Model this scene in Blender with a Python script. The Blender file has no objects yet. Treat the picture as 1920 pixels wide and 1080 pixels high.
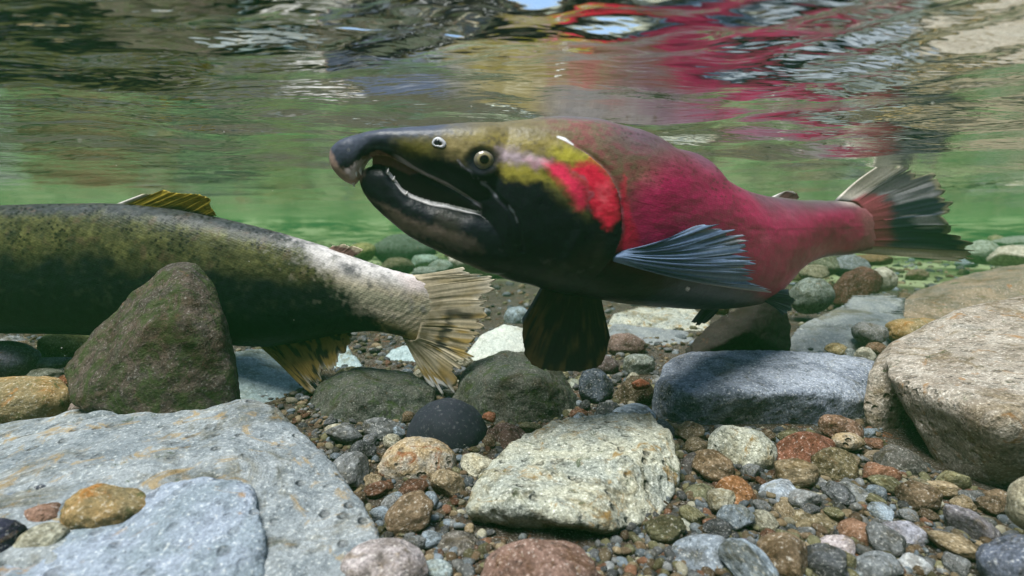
import bpy, bmesh, math, random
import numpy as np
from mathutils import Vector
from mathutils.bvhtree import BVHTree

# ------------------------------------------------------------------ camera, sky, sun, exposure
SC = bpy.context.scene
COL = SC.collection
CAM_H = 0.15            # camera height over the stream bed (m)
WATER = 0.2195           # water surface height (m)
FPX = 960.0             # focal length in photo pixels (90 deg across 1920)
PITCH = math.atan(115 / 960)
cam_d = bpy.data.cameras.new('camera')
cam_d.sensor_width = 36.0
cam_d.lens = 18.0
cam_d.clip_start = 0.004
cam_d.clip_end = 200.0
cam_d.dof.use_dof = True
cam_d.dof.focus_distance = 0.36
cam_d.dof.aperture_fstop = 9.0
cam = bpy.data.objects.new('camera', cam_d)
COL.objects.link(cam)
cam.location = (0, 0, CAM_H)
cam.rotation_euler = (math.pi / 2 - PITCH, 0, 0)
SC.camera = cam

SUN_EL, SUN_AZ = math.radians(71), math.atan2(-0.60, -0.55)   # azimuth measured from +Y towards +X
world = bpy.data.worlds.new('World')
SC.world = world
world.use_nodes = True
wn = world.node_tree.nodes
sky = wn.new('ShaderNodeTexSky')
sky.sky_type = 'NISHITA'
sky.sun_disc = False
sky.sun_elevation = SUN_EL
sky.sun_rotation = SUN_AZ
world.node_tree.links.new(sky.outputs[0], wn['Background'].inputs[0])
wn['Background'].inputs[1].default_value = 0.065

sun_d = bpy.data.lights.new('sun', 'SUN')
sun_d.energy = 1.5
sun_d.angle = math.radians(28)
sun_d.color = (1.0, 0.97, 0.92)
sun = bpy.data.objects.new('sun', sun_d)
COL.objects.link(sun)
sdir = Vector((math.sin(SUN_AZ) * math.cos(SUN_EL), math.cos(SUN_AZ) * math.cos(SUN_EL), math.sin(SUN_EL)))
sun.location = sdir * 3
sun.rotation_euler = sdir.to_track_quat('Z', 'Y').to_euler()

SC.view_settings.view_transform = 'Standard'
SC.view_settings.look = 'None'
SC.view_settings.exposure = 2.22
SC.view_settings.gamma = 1.0
SC.render.engine = 'CYCLES'
cy = SC.cycles
cy.use_denoising = True
cy.max_bounces = 8
cy.diffuse_bounces = 3
cy.glossy_bounces = 4
cy.transmission_bounces = 4
cy.transparent_max_bounces = 12
cy.volume_bounces = 1
cy.caustics_reflective = False
cy.sample_clamp_indirect = 4.0

# ------------------------------------------------------------------ maths helpers
CP, SP = math.cos(PITCH), math.sin(PITCH)


def P(px, py, d):
    """point seen at photo pixel (px, py), d metres in front of the camera"""
    a = (np.asarray(px, float) - 960) / FPX
    b = (540 - np.asarray(py, float)) / FPX
    dy = CP + b * SP
    t = np.asarray(d, float) / dy
    return np.stack(np.broadcast_arrays(a * t, dy * t, CAM_H + (b * CP - SP) * t), -1)


def ss(e0, e1, x):
    t = np.clip((x - e0) / (e1 - e0 + 1e-12), 0, 1)
    return t * t * (3 - 2 * t)


def mixc(a, b, m):
    return a + (np.asarray(b, float) - a) * np.asarray(m)[..., None]


def _hash(i, j, k, seed):
    n = (i.astype(np.int64) * 73856093) ^ (j.astype(np.int64) * 19349663) ^ (k.astype(np.int64) * 83492791) ^ (seed * 2654435)
    n = (n ^ (n >> 13)) * 1274126177
    n = n & 0x7fffffff
    n = (n ^ (n >> 15)) * 40503 & 0x7fffffff
    return (n % 65536) / 65535.0


def vnoise(p, seed=0):
    """value noise -1..1"""
    p = np.asarray(p, float)
    i = np.floor(p).astype(np.int64)
    f = p - i
    f = f * f * f * (f * (f * 6 - 15) + 10)
    out = 0
    for dx in (0, 1):
        for dy in (0, 1):
            for dz in (0, 1):
                w = (f[:, 0] if dx else 1 - f[:, 0]) * (f[:, 1] if dy else 1 - f[:, 1]) * (f[:, 2] if dz else 1 - f[:, 2])
                out = out + w * _hash(i[:, 0] + dx, i[:, 1] + dy, i[:, 2] + dz, seed)
    return out * 2 - 1


def fbm(p, octv=4, seed=0, gain=0.5):
    a, s, tot = 1.0, 0, 0
    p = np.asarray(p, float)
    for o in range(octv):
        s = s + a * vnoise(p * (2.03 ** o) + o * 17.3, seed + o)
        tot += a
        a *= gain
    return s / tot


def worley(p, seed=0):
    """distance to nearest random point, 2-D"""
    p = np.asarray(p, float)
    i = np.floor(p).astype(np.int64)
    best = np.full(len(p), 9.0)
    z = np.zeros(len(p), np.int64)
    for dx in (-1, 0, 1):
        for dy in (-1, 0, 1):
            a, b = i[:, 0] + dx, i[:, 1] + dy
            qx = a + _hash(a, b, z, seed)
            qy = b + _hash(a, b, z + 7, seed)
            best = np.minimum(best, (qx - p[:, 0]) ** 2 + (qy - p[:, 1]) ** 2)
    return np.sqrt(best)


def pchip(xs, ys, x):
    xs = np.asarray(xs, float)
    ys = np.asarray(ys, float)
    h = np.diff(xs)
    d = np.diff(ys) / h
    m = np.zeros_like(ys)
    m[0], m[-1] = d[0], d[-1]
    for k in range(1, len(xs) - 1):
        if d[k - 1] * d[k] > 0:
            w1, w2 = 2 * h[k] + h[k - 1], h[k] + 2 * h[k - 1]
            m[k] = (w1 + w2) / (w1 / d[k - 1] + w2 / d[k])
    x = np.asarray(x, float)
    xc = np.clip(x, xs[0], xs[-1])
    k = np.clip(np.searchsorted(xs, xc, 'right') - 1, 0, len(xs) - 2)
    t = (xc - xs[k]) / h[k]
    y = ((1 + 2 * t) * (1 - t) ** 2 * ys[k] + t * (1 - t) ** 2 * h[k] * m[k]
         + t * t * (3 - 2 * t) * ys[k + 1] + t * t * (t - 1) * h[k] * m[k + 1])
    y = y + np.where(x < xs[0], (x - xs[0]) * m[0], 0) + np.where(x > xs[-1], (x - xs[-1]) * m[-1], 0)
    return y


def polymask(X, Y, poly, soft=4.0):
    """1 inside polygon, soft edge"""
    poly = np.asarray(poly, float)
    n = len(poly)
    inside = np.zeros(X.shape, bool)
    dist = np.full(X.shape, 1e9)
    for k in range(n):
        x0, y0 = poly[k]
        x1, y1 = poly[(k + 1) % n]
        c = ((y0 > Y) != (y1 > Y)) & (X < (x1 - x0) * (Y - y0) / (y1 - y0 + 1e-9) + x0)
        inside ^= c
        t = np.clip(((X - x0) * (x1 - x0) + (Y - y0) * (y1 - y0)) / ((x1 - x0) ** 2 + (y1 - y0) ** 2 + 1e-9), 0, 1)
        dist = np.minimum(dist, np.hypot(X - x0 - t * (x1 - x0), Y - y0 - t * (y1 - y0)))
    return ss(-soft, soft, np.where(inside, dist, -dist))


def linemask(X, Y, pts, w, soft=2.0):
    pts = np.asarray(pts, float)
    dist = np.full(X.shape, 1e9)
    for k in range(len(pts) - 1):
        x0, y0 = pts[k]
        x1, y1 = pts[k + 1]
        t = np.clip(((X - x0) * (x1 - x0) + (Y - y0) * (y1 - y0)) / ((x1 - x0) ** 2 + (y1 - y0) ** 2 + 1e-9), 0, 1)
        dist = np.minimum(dist, np.hypot(X - x0 - t * (x1 - x0), Y - y0 - t * (y1 - y0)))
    return 1 - ss(w - soft, w + soft, dist)


# ------------------------------------------------------------------ mesh helpers
def mesh_from(name, V, F, smooth=True):
    me = bpy.data.meshes.new(name)
    me.from_pydata([tuple(v) for v in np.asarray(V, float)], [], [tuple(int(i) for i in f) for f in F])
    me.update()
    if smooth:
        me.polygons.foreach_set('use_smooth', np.ones(len(me.polygons), bool))
    return me


def verts_of(me):
    a = np.empty(len(me.vertices) * 3)
    me.vertices.foreach_get('co', a)
    return a.reshape(-1, 3)


def set_verts(me, V):
    me.vertices.foreach_set('co', np.asarray(V, float).ravel())
    me.update()


def normals_of(me):
    a = np.empty(len(me.vertices) * 3)
    me.vertices.foreach_get('normal', a)
    return a.reshape(-1, 3)


def set_col(me, C):
    at = me.color_attributes.new('skin', 'FLOAT_COLOR', 'POINT')
    C = np.clip(np.asarray(C, float), 0, 1)
    at.data.foreach_set('color', np.concatenate([C, np.ones((len(C), 1))], 1).astype(np.float32).ravel())


def set_chart(me, Q):
    at = me.attributes.new('chart', 'FLOAT_VECTOR', 'POINT')
    at.data.foreach_set('vector', np.asarray(Q, np.float32).ravel())


def tag(o, label=None, cat=None, group=None, kind=None):
    if label: o['label'] = label
    if cat: o['category'] = cat
    if group: o['group'] = group
    if kind: o['kind'] = kind
    return o


def obj(name, me, mat=None, parent=None, loc=None):
    o = bpy.data.objects.new(name, me)
    COL.objects.link(o)
    if mat is not None:
        me.materials.clear()
        me.materials.append(mat)
    if loc is not None:
        o.location = loc
    if parent is not None:
        o.parent = parent
        o.location = loc if loc is not None else (-Vector(parent.location) if parent.parent is None else (0, 0, 0))
    return o


def remesh(me, voxel, smooth=4, fac=0.5):
    """one closed skin round everything in the mesh"""
    t = bpy.data.objects.new('t', me)
    COL.objects.link(t)
    m = t.modifiers.new('r', 'REMESH')
    m.mode = 'VOXEL'
    m.voxel_size = voxel
    if smooth:
        s = t.modifiers.new('s', 'SMOOTH')
        s.factor = fac
        s.iterations = smooth
    dg = bpy.context.evaluated_depsgraph_get()
    out = bpy.data.meshes.new_from_object(t.evaluated_get(dg))
    bpy.data.objects.remove(t)
    bpy.data.meshes.remove(me)
    out.materials.clear()
    out.polygons.foreach_set('use_smooth', np.ones(len(out.polygons), bool))
    return out


# ------------------------------------------------------------------ node helpers
class NT:
    def __init__(self, name):
        self.m = bpy.data.materials.new(name)
        self.m.use_nodes = True
        self.t = self.m.node_tree
        self.t.nodes.clear()
        self.out = self.t.nodes.new('ShaderNodeOutputMaterial')

    def n(self, typ, _sock=None, **kw):
        nd = self.t.nodes.new('ShaderNode' + typ)
        for k, v in kw.items():
            setattr(nd, k, v)
        for k, v in (_sock or {}).items():
            if isinstance(v, bpy.types.NodeSocket):
                self.t.links.new(v, nd.inputs[k])
            else:
                nd.inputs[k].default_value = v
        return nd

    def math(self, op, a, b=0.0, c=0.0):
        return self.n('Math', {0: a, 1: b, 2: c}, operation=op).outputs[0]

    def noise(self, vec, scale, detail=3.0, rough=0.55, dist=0.0):
        return self.n('TexNoise', {'Vector': vec, 'Scale': scale, 'Detail': detail, 'Roughness': rough, 'Distortion': dist}).outputs[0]

    def ramp(self, fac, lo, hi):
        return self.n('MapRange', {0: fac, 1: lo, 2: hi, 3: 0.0, 4: 1.0}, interpolation_type='SMOOTHSTEP').outputs[0]

    def mix(self, fac, a, b, mode='MIX'):
        nd = self.t.nodes.new('ShaderNodeMix')
        nd.data_type = 'RGBA'
        nd.blend_type = mode
        for idx, v in ((0, fac), (6, a), (7, b)):
            if isinstance(v, bpy.types.NodeSocket):
                self.t.links.new(v, nd.inputs[idx])
            else:
                if idx and len(v) == 3:
                    v = (*v, 1)
                nd.inputs[idx].default_value = v
        return nd.outputs[2]

    def done(self, shader):
        self.t.links.new(shader, self.out.inputs[0])
        return self.m


def rock_mat(name, c1, c2, stain=(0.2, 0.1, 0.03), stain_amt=0.0, speck=0.5, scale=1.0, bump=1.0, tint=False,
             pit=0.0, algae=0.0, rough=0.82, light=(0.75, 0.75, 0.68), attr=False, film=0.75):
    N = NT(name)
    tc = N.n('TexCoord').outputs['Object']
    rnd = N.n('ObjectInfo')
    off = N.n('VectorMath', {0: tc, 1: N.n('CombineXYZ', {0: rnd.outputs['Random'], 1: N.math('MULTIPLY', rnd.outputs['Random'], 7.3), 2: N.math('MULTIPLY', rnd.outputs['Random'], 3.1)}).outputs[0]}, operation='ADD').outputs[0]
    big = N.noise(off, 45 * scale * (2.2 if tint else 1.0), 5, 0.62, 0.6)
    mid = N.noise(off, 190 * scale, 5, 0.68)
    fin = N.noise(off, 620 * scale, 3, 0.7)
    if tint:
        base = rnd.outputs['Color']
        b2 = N.mix(1.0, base, (*c2, 1), 'MULTIPLY')
    elif attr:
        base = N.n('Attribute', attribute_name='skin').outputs['Color']
        b2 = N.mix(1.0, base, (*c2, 1), 'MULTIPLY')
    else:
        base, b2 = c1, c2
    col = N.mix(N.ramp(big, 0.38, 0.64), base, b2)
    # mineral grain, dark and pale
    dk = N.ramp(mid, 0.50, 0.36)
    col = N.mix(N.math('MULTIPLY', dk, 0.55 * speck), col, N.mix(1.0, col, (0.35, 0.36, 0.36), 'MULTIPLY'))
    lt = N.ramp(fin, 0.56, 0.70)
    col = N.mix(N.math('MULTIPLY', lt, (0.26 if tint else 0.42) * speck), col, light)
    vor = N.n('TexVoronoi', {'Vector': off, 'Scale': 330 * scale, 'Randomness': 1.0})
    fleck = N.ramp(vor.outputs['Distance'], 0.26, 0.12)
    fleck = N.math('MULTIPLY', fleck, N.ramp(N.noise(off, 120 * scale, 2), 0.50, 0.62))
    col = N.mix(N.math('MULTIPLY', fleck, 0.8 * speck), col, N.mix(1.0, col, (0.22, 0.22, 0.24), 'MULTIPLY'))
    grain = N.math('ADD', N.math('MULTIPLY', N.ramp(fin, 0.34, 0.68), 0.75), N.math('MULTIPLY', N.ramp(N.noise(off, 1150 * scale, 2, 0.6), 0.34, 0.68), 0.55))
    grain = N.math('ADD', grain, 0.38)
    gcol = N.n('CombineXYZ', {0: grain, 1: grain, 2: grain}).outputs[0]
    col = N.mix(0.48 * min(1.3, speck + 0.2), col, N.mix(1.0, col, gcol, 'MULTIPLY'))
    pits = None
    if stain_amt > 0:
        st = N.noise(off, 62 * scale, 6, 0.7, 1.2)
        col = N.mix(N.math('MULTIPLY', N.ramp(st, 0.66 - 0.2 * stain_amt, 0.74 - 0.12 * stain_amt), 0.85), col, stain)
    if algae > 0:
        al = N.noise(off, 85 * scale, 6, 0.75, 0.8)
        col = N.mix(N.math('MULTIPLY', N.ramp(al, 0.62 - 0.25 * algae, 0.72 - 0.15 * algae), 0.8), col, (0.035, 0.055, 0.014))
    fl = N.noise(off, 24 * scale * (4.0 if tint else 1.0), 6, 0.70, 0.9)
    col = N.mix(N.math('MULTIPLY', N.ramp(fl, 0.50, 0.66), film), col, N.mix(1.0, col, (0.46, 0.38, 0.24), 'MULTIPLY'))
    fl2 = N.noise(off, 31 * scale * (3.2 if tint else 1.0), 5, 0.65, 0.4)
    col = N.mix(N.math('MULTIPLY', N.ramp(fl2, 0.44, 0.30), 0.55 * film), col, N.mix(1.0, col, (0.50, 0.54, 0.58), 'MULTIPLY'))
    h = N.math('ADD', N.math('MULTIPLY', mid, 0.8), N.math('MULTIPLY', fin, 0.22))
    h = N.math('ADD', h, N.math('MULTIPLY', fl, 1.1))
    if pit > 0:
        pv = N.n('TexVoronoi', {'Vector': off, 'Scale': 150 * scale, 'Randomness': 1.0}).outputs['Distance']
        pits = N.math('MULTIPLY', N.ramp(pv, 0.38, 0.16), N.ramp(N.noise(off, 60 * scale, 2), 0.42, 0.6))
        col = N.mix(N.math('MULTIPLY', pits, 0.7 * pit), col, N.mix(1.0, col, (0.25, 0.2, 0.16), 'MULTIPLY'))
        h = N.math('SUBTRACT', h, N.math('MULTIPLY', pits, 1.2 * pit))
    bp = N.n('Bump', {'Strength': min(1.0, 0.75 * bump), 'Distance': 0.0022 * bump, 'Height': h})
    sh = N.n('BsdfPrincipled', {'Base Color': col, 'Roughness': rough, 'Normal': bp.outputs[0], 'Specular IOR Level': 0.08})
    return N.done(sh.outputs[0])


def skin_mat(name, rough=0.42, spec=0.35, scale=1.0, bump=0.5, trans=0.0, coat=0.0, scales=0.0):
    N = NT(name)
    tc = N.n('TexCoord').outputs['Object']
    col = N.n('Attribute', attribute_name='skin').outputs['Color']
    n1 = N.noise(tc, 260 * scale, 4, 0.65)
    n2 = N.noise(tc, 900 * scale, 2, 0.6)
    col = N.mix(0.8, col, N.mix(n1, N.mix(1.0, col, (0.5, 0.5, 0.52), 'MULTIPLY'), N.mix(1.0, col, (1.5, 1.5, 1.5), 'MULTIPLY')))
    vor = N.n('TexVoronoi', {'Vector': tc, 'Scale': 420 * scale, 'Randomness': 0.6}).outputs['Distance']
    cv = N.n('Attribute', attribute_name='chart').outputs['Vector']
    sc = N.n('TexVoronoi', {'Vector': cv, 'Scale': 1.0, 'Randomness': 0.35}).outputs['Distance']
    col = N.mix(N.math('MULTIPLY', N.ramp(sc, 0.35, 0.62), 0.30 * scales), col, N.mix(1.0, col, (0.35, 0.35, 0.36), 'MULTIPLY'))
    h = N.math('ADD', N.math('MULTIPLY', vor, 0.3), N.math('MULTIPLY', n2, 0.3))
    h = N.math('SUBTRACT', h, N.math('MULTIPLY', sc, 0.9 * scales))
    bp = N.n('Bump', {'Strength': bump, 'Distance': 0.0006, 'Height': h})
    sh = N.n('BsdfPrincipled', {'Base Color': col, 'Roughness': N.math('MULTIPLY_ADD', n1, 0.25, rough - 0.12), 'Normal': bp.outputs[0],
                                'Specular IOR Level': spec, 'Coat Weight': coat, 'Coat Roughness': 0.25})
    out = sh.outputs[0]
    if trans:
        tr = N.n('BsdfTranslucent', {'Color': col})
        out = N.n('MixShader', {0: trans, 1: out, 2: tr.outputs[0]}).outputs[0]
    return N.done(out)


# ------------------------------------------------------------------ water surface, seen from below
def build_water():
    rng = np.random.RandomState(4)
    na, nr = 640, 330
    ang = np.linspace(0, 2 * np.pi, na, endpoint=False)
    r = 0.02 * (1.0194 ** np.arange(nr)); r = r * (8.6 / r[-1])
    A, Rr = np.meshgrid(ang, r)
    X, Y = (Rr * np.cos(A)).ravel(), (Rr * np.sin(A)).ravel()
    lod = Rr.ravel()
    Z = np.zeros_like(X)
    for k in range(110):
        lam = 0.014 * (0.40 / 0.014) ** rng.rand()
        th = rng.normal(math.radians(78), math.radians(42))     # crests mostly across the view
        amp = 0.0030 * lam * rng.uniform(0.3, 1.0) * (0.8 if lam > 0.16 else 1.35)
        kx, ky = 2 * np.pi / lam * math.cos(th), 2 * np.pi / lam * math.sin(th)
        # waves shorter than the local grid fade out
        fade = ss(2.2, 5.0, lam / (lod * 0.0194 + 1e-6))
        ph = kx * X + ky * Y + rng.rand() * 6.28 + 1.2 * np.sin(X * 3 + k)
        Z += amp * fade * np.sin(ph)
    # the wake the salmon's back throws up: short steep ripples
    for (px, py, rad, amp, lam, th) in ((1130, 62, 0.035, 0.0017, 0.024, 75), (1330, 75, 0.05, 0.0008, 0.03, 110),
                                        (760, 95, 0.03, 0.0010, 0.02, 60), (1700, 60, 0.07, 0.0010, 0.03, 40),
                                        (1480, 285, 0.05, 0.0014, 0.03, 95), (1800, 350, 0.12, 0.0022, 0.05, 80),
                                        (450, 80, 0.05, 0.0009, 0.03, 85), (1000, 20, 0.04, 0.0009, 0.025, 120)):
        dd = (WATER - CAM_H) * FPX / (425 - py)
        cx, cyy = (px - 960) / FPX * dd, dd
        t = math.radians(th)
        q = (X - cx) * math.cos(t) + (Y - cyy) * math.sin(t)
        Z += amp * np.exp(-((X - cx) ** 2 + (Y - cyy) ** 2) / rad ** 2) * np.sin(q * 2 * np.pi / lam)
    V = np.stack([X, Y, WATER + Z], 1)
    F = []
    for j in range(nr - 1):
        a = j * na
        i = np.arange(na)
        k = (i + 1) % na
        F.append(np.stack([a + i, a + na + i, a + na + k, a + k], 1))
    F = np.concatenate(F)
    V = np.concatenate([V, [[0, 0, WATER]]])
    F = [tuple(f) for f in F] + [(i, (i + 1) % na, len(V) - 1) for i in range(na)]
    me = mesh_from('water_surface', V, F)
    # make the normals point up
    bm = bmesh.new(); bm.from_mesh(me)
    bm.faces.ensure_lookup_table()
    if bm.faces[1000].normal.z < 0:
        bmesh.ops.reverse_faces(bm, faces=bm.faces)
    bm.to_mesh(me); bm.free()
    N = NT('water')
    tc = N.n('TexCoord').outputs['Object']
    st = N.n('Mapping', {0: tc, 3: (0.30, 1.0, 1.0)}).outputs[0]
    h = N.math('ADD', N.math('MULTIPLY', N.noise(st, 60, 3, 0.6, 0.5), 1.0), N.math('MULTIPLY', N.noise(st, 170, 2, 0.5), 0.30))
    h = N.math('ADD', h, N.math('MULTIPLY', N.noise(st, 9, 2, 0.5, 0.4), 4.0))
    bp = N.n('Bump', {'Strength': 1.0, 'Distance': 0.0016, 'Height': h})
    fr = N.n('Fresnel', {'IOR': 1.333, 'Normal': bp.outputs[0]}).outputs[0]
    gl = N.n('BsdfGlossy', {'Color': (0.97, 1.0, 0.97, 1), 'Roughness': 0.055, 'Normal': bp.outputs[0]})
    tr = N.n('BsdfTransparent', {'Color': (0.97, 1.0, 0.98, 1)})
    mx = N.n('MixShader', {0: fr, 1: tr.outputs[0], 2: gl.outputs[0]})
    o = obj('water_surface', me, N.done(mx.outputs[0]))
    tag(o, kind='structure')
    return o


# ------------------------------------------------------------------ stream bed
def bed_z(x, y):
    p = np.stack([x, y, np.zeros_like(x)], -1)
    r = np.hypot(x, y)
    return 0.004 * fbm(p * 9, 3, 5) + 0.02 * fbm(p * 1.3, 3, 6) * ss(0.6, 2.0, r) + 0.03 * ss(1.2, 4.0, r) * (0.5 + fbm(p * 0.5, 2, 9)) + 0.26 * ss(4.2, 7.6, r + 0.9 * fbm(p * 0.6, 3, 12))


def build_bed():
    na, nr = 400, 220
    ang = np.linspace(0, 2 * np.pi, na, endpoint=False)
    r = 0.03 * (1.03 ** np.arange(nr)); r = r * (8.5 / r[-1])
    A, Rr = np.meshgrid(ang, r)
    X, Y = (Rr * np.cos(A)).ravel(), (Rr * np.sin(A)).ravel()
    V = np.stack([X, Y, bed_z(X, Y)], 1)
    F = []
    for j in range(nr - 1):
        i = np.arange(na); k = (i + 1) % na; a = j * na
        F.append(np.stack([a + i, a + na + i, a + na + k, a + k], 1))
    F = [tuple(f) for f in np.concatenate(F)]
    V = np.concatenate([V, [[0, 0, 0]]])
    F += [(i, (i + 1) % na, len(V) - 1) for i in range(na)]
    me = mesh_from('stream_bed', V, F)
    bm = bmesh.new(); bm.from_mesh(me); bm.faces.ensure_lookup_table()
    if bm.faces[1000].normal.z < 0:
        bmesh.ops.reverse_faces(bm, faces=bm.faces)
    bm.to_mesh(me); bm.free()
    m = rock_mat('bed_grit', (0.045, 0.034, 0.025), (0.075, 0.062, 0.048), (0.16, 0.07, 0.03), 0.5, 0.9, 1.3, 1.6)
    # patches of pale sand and green weed added for contrast in the surface reflection
    nt = m.node_tree
    pb = next(n for n in nt.nodes if n.type == 'BSDF_PRINCIPLED')
    old = pb.inputs['Base Color'].links[0].from_socket

    def nn(t, **k):
        n = nt.nodes.new('ShaderNode' + t)
        for a, b in k.items():
            setattr(n, a, b)
        return n
    tc = nn('TexCoord').outputs['Object']
    no = nn('TexNoise'); nt.links.new(tc, no.inputs['Vector'])
    no.inputs['Scale'].default_value = 3.2; no.inputs['Detail'].default_value = 5; no.inputs['Roughness'].default_value = 0.62
    rp = nn('ValToRGB'); nt.links.new(no.outputs[0], rp.inputs[0])
    el = rp.color_ramp.elements
    el[0].position, el[0].color = 0.40, (0.012, 0.028, 0.010, 1)
    el[1].position, el[1].color = 0.60, (0.24, 0.28, 0.15, 1)
    e2 = el.new(0.50); e2.color = (0.10, 0.12, 0.05, 1)
    ln = nn('VectorMath', operation='LENGTH'); nt.links.new(tc, ln.inputs[0])
    mr = nn('MapRange', interpolation_type='SMOOTHSTEP'); nt.links.new(ln.outputs['Value'], mr.inputs[0])
    mr.inputs[1].default_value, mr.inputs[2].default_value = 1.25, 1.75
    mx = nn('Mix', data_type='RGBA')
    nt.links.new(mr.outputs[0], mx.inputs[0]); nt.links.new(old, mx.inputs[6]); nt.links.new(rp.outputs[0], mx.inputs[7])
    nt.links.new(mx.outputs[2], pb.inputs['Base Color'])
    return tag(obj('stream_bed', me, m), kind='structure')


# ------------------------------------------------------------------ stones
ROCK_BVH = []      # (verts, faces) of the built large stones, for resting the loose pebbles


def finish_rock(name, me, mat, label, cat, group=None, color=None):
    V = verts_of(me)
    c = np.array([V[:, 0].mean(), V[:, 1].mean(), V[:, 2].min()])
    ROCK_BVH.append((V.copy(), [tuple(p.vertices) for p in me.polygons]))
    set_verts(me, V - c)
    o = obj(name, me, mat, loc=c)
    if color is not None:
        o.color = (*[0.80 * c for c in color], 1)
    tag(o, label, cat, group)
    return o


def hull_rock(name, label, cat, hulls, mat, smooth=10, disp=0.004, seed=1, voxel=None, facet=0.0, group=None, strata=0.0, cracks=()):
    """a rock from the corner points of one or more convex lumps"""
    bm = bmesh.new()
    for h in hulls:
        pts = np.array([P(*q) for q in h])
        vs = [bm.verts.new(p) for p in pts]
        r = bmesh.ops.convex_hull(bm, input=vs)
        junk = [g for g in r['geom_interior'] + r['geom_unused'] if isinstance(g, bmesh.types.BMVert) and g.is_valid]
        if junk:
            bmesh.ops.delete(bm, geom=list(set(junk)), context='VERTS')
    bmesh.ops.recalc_face_normals(bm, faces=bm.faces)
    me = bpy.data.meshes.new(name)
    bm.to_mesh(me); bm.free()
    V = verts_of(me)
    size = float(np.max(V.max(0) - V.min(0)))
    vx = voxel or size / 95
    me = remesh(me, vx, smooth, 0.6)
    V, Nn = verts_of(me), normals_of(me)
    q = V / size
    d = 0.0010 + 0.00006 * smooth + disp * (0.9 * fbm(q * 3.2, 3, seed) + 0.55 * fbm(q * 9, 4, seed + 20, 0.6) + 0.22 * fbm(q * 30, 2, seed + 30))
    if strata:
        d = d + strata * fbm(q * np.array([2.5, 4, 26]), 3, seed + 50)
    if facet:
        d = d - facet * np.abs(fbm(q * 5, 2, seed + 40))
    for pts, wid, dep in cracks:
        L = np.array([P(*c) for c in pts])
        wob = 0.5 * wid * fbm(V * 220, 3, seed + 60) * 3
        m = linemask(V[:, 0] + wob, V[:, 1] + wob, L[:, :2], wid, wid * 0.9)
        d = d - dep * m * (Nn[:, 2] > 0.2)
    set_verts(me, V + Nn * d[:, None])
    return finish_rock(name, me, mat, label, cat, group)


def stone_mesh(seed, sub=4, nplanes=7, rough=0.05, flat=0.0):
    """unit stone: a sphere trimmed by planes, worn round, then roughened"""
    rng = np.random.RandomState(seed)
    bm = bmesh.new()
    bmesh.ops.create_icosphere(bm, subdivisions=sub, radius=1.0)
    me = bpy.data.meshes.new('stone')
    bm.to_mesh(me); bm.free()
    V = verts_of(me)
    for k in range(nplanes):
        n = rng.normal(size=3); n /= np.linalg.norm(n)
        h = rng.uniform(0.52, 0.86)
        d = V @ n
        over = np.maximum(d - h, 0)
        over = over - 0.10 * (1 - np.exp(-over / 0.10))
        V = V - n * over[:, None] * 0.92
    V = V * (1 + rough * 2.0 * fbm(V * 1.3, 3, seed) [:, None] + rough * 0.7 * fbm(V * 4.5, 4, seed + 3, 0.6)[:, None])
    V = V - (V.max(0) + V.min(0)) / 2
    V = V / (V.max(0) - V.min(0)) * 2
    set_verts(me, V)
    me.polygons.foreach_set('use_smooth', np.ones(len(me.polygons), bool))
    return me


def bvh_all():
    V, F, o = [], [], 0
    for v, f in ROCK_BVH:
        V.append(v)
        F += [tuple(i + o for i in q) for q in f]
        o += len(v)
    V = np.concatenate(V)
    return BVHTree.FromPolygons([tuple(v) for v in V], F)


def placed_stone(name, label, cat, box, mat, color=None, d=None, deep=0.9, tilt=0.0, seed=1, planes=8, rough=0.075, group=None, sub=4):
    """a stone whose silhouette fills the given photo box when it rests on the bed"""
    x0, y0, x1, y1 = box
    cx, cyp = (x0 + x1) / 2, (y0 + y1) / 2
    if d == 'hit':
        o = Vector((0, 0, CAM_H))
        hit = bvh_all().ray_cast(o, (Vector([float(c) for c in P(cx, y0 + 0.7 * (y1 - y0), 1.0)]) - o).normalized())
        d = hit[0].y + 0.008
    if d is None:
        d = (CAM_H - 0.004) * FPX / max(y1 - 425, 20)
        d = d + 0.35 * (x1 - x0) * d / FPX * deep
    s = d / FPX
    w, h = (x1 - x0) * s, (y1 - y0) * s
    t = math.radians(tilt)
    ca, sa = abs(math.cos(t)), abs(math.sin(t))
    if 8 < abs(tilt) < 82:        # unrotated extents that give this box when tilted
        den = ca ** 4 - sa ** 4
        if abs(den) > 0.25:
            a2 = (w * w * ca * ca - h * h * sa * sa) / den
            b2 = (h * h * ca * ca - w * w * sa * sa) / den
        else:
            a2 = b2 = 0
        mn = (0.35 * min(w, h)) ** 2
        if a2 < mn or b2 < mn:
            a2, b2 = (max(w, h) * 1.02) ** 2, (min(w, h) * 0.62) ** 2
        ww, hh = math.sqrt(a2), math.sqrt(b2)
    else:
        ww, hh = w, h
    me = stone_mesh(seed, sub, planes, rough)
    V = verts_of(me)
    dd = max(min(ww, hh) * 0.8, deep * (ww + hh) / 2)
    V = V * np.array([ww, dd, hh]) / 2
    c, sn = math.cos(t), math.sin(t)
    V = np.stack([V[:, 0] * c - V[:, 2] * sn, V[:, 1], V[:, 0] * sn + V[:, 2] * c], 1)
    V = V + P(cx, cyp, d)
    set_verts(me, V)
    return finish_rock(name, me, mat, label, cat, group, color)


# ------------------------------------------------------------------ fish
def proj(w):
    w = np.asarray(w, float)
    x, y, z = w[..., 0], w[..., 1], w[..., 2] - CAM_H
    dep = y * CP - z * SP
    up = y * SP + z * CP
    return 960 + FPX * x / dep, 540 - FPX * up / dep


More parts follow.
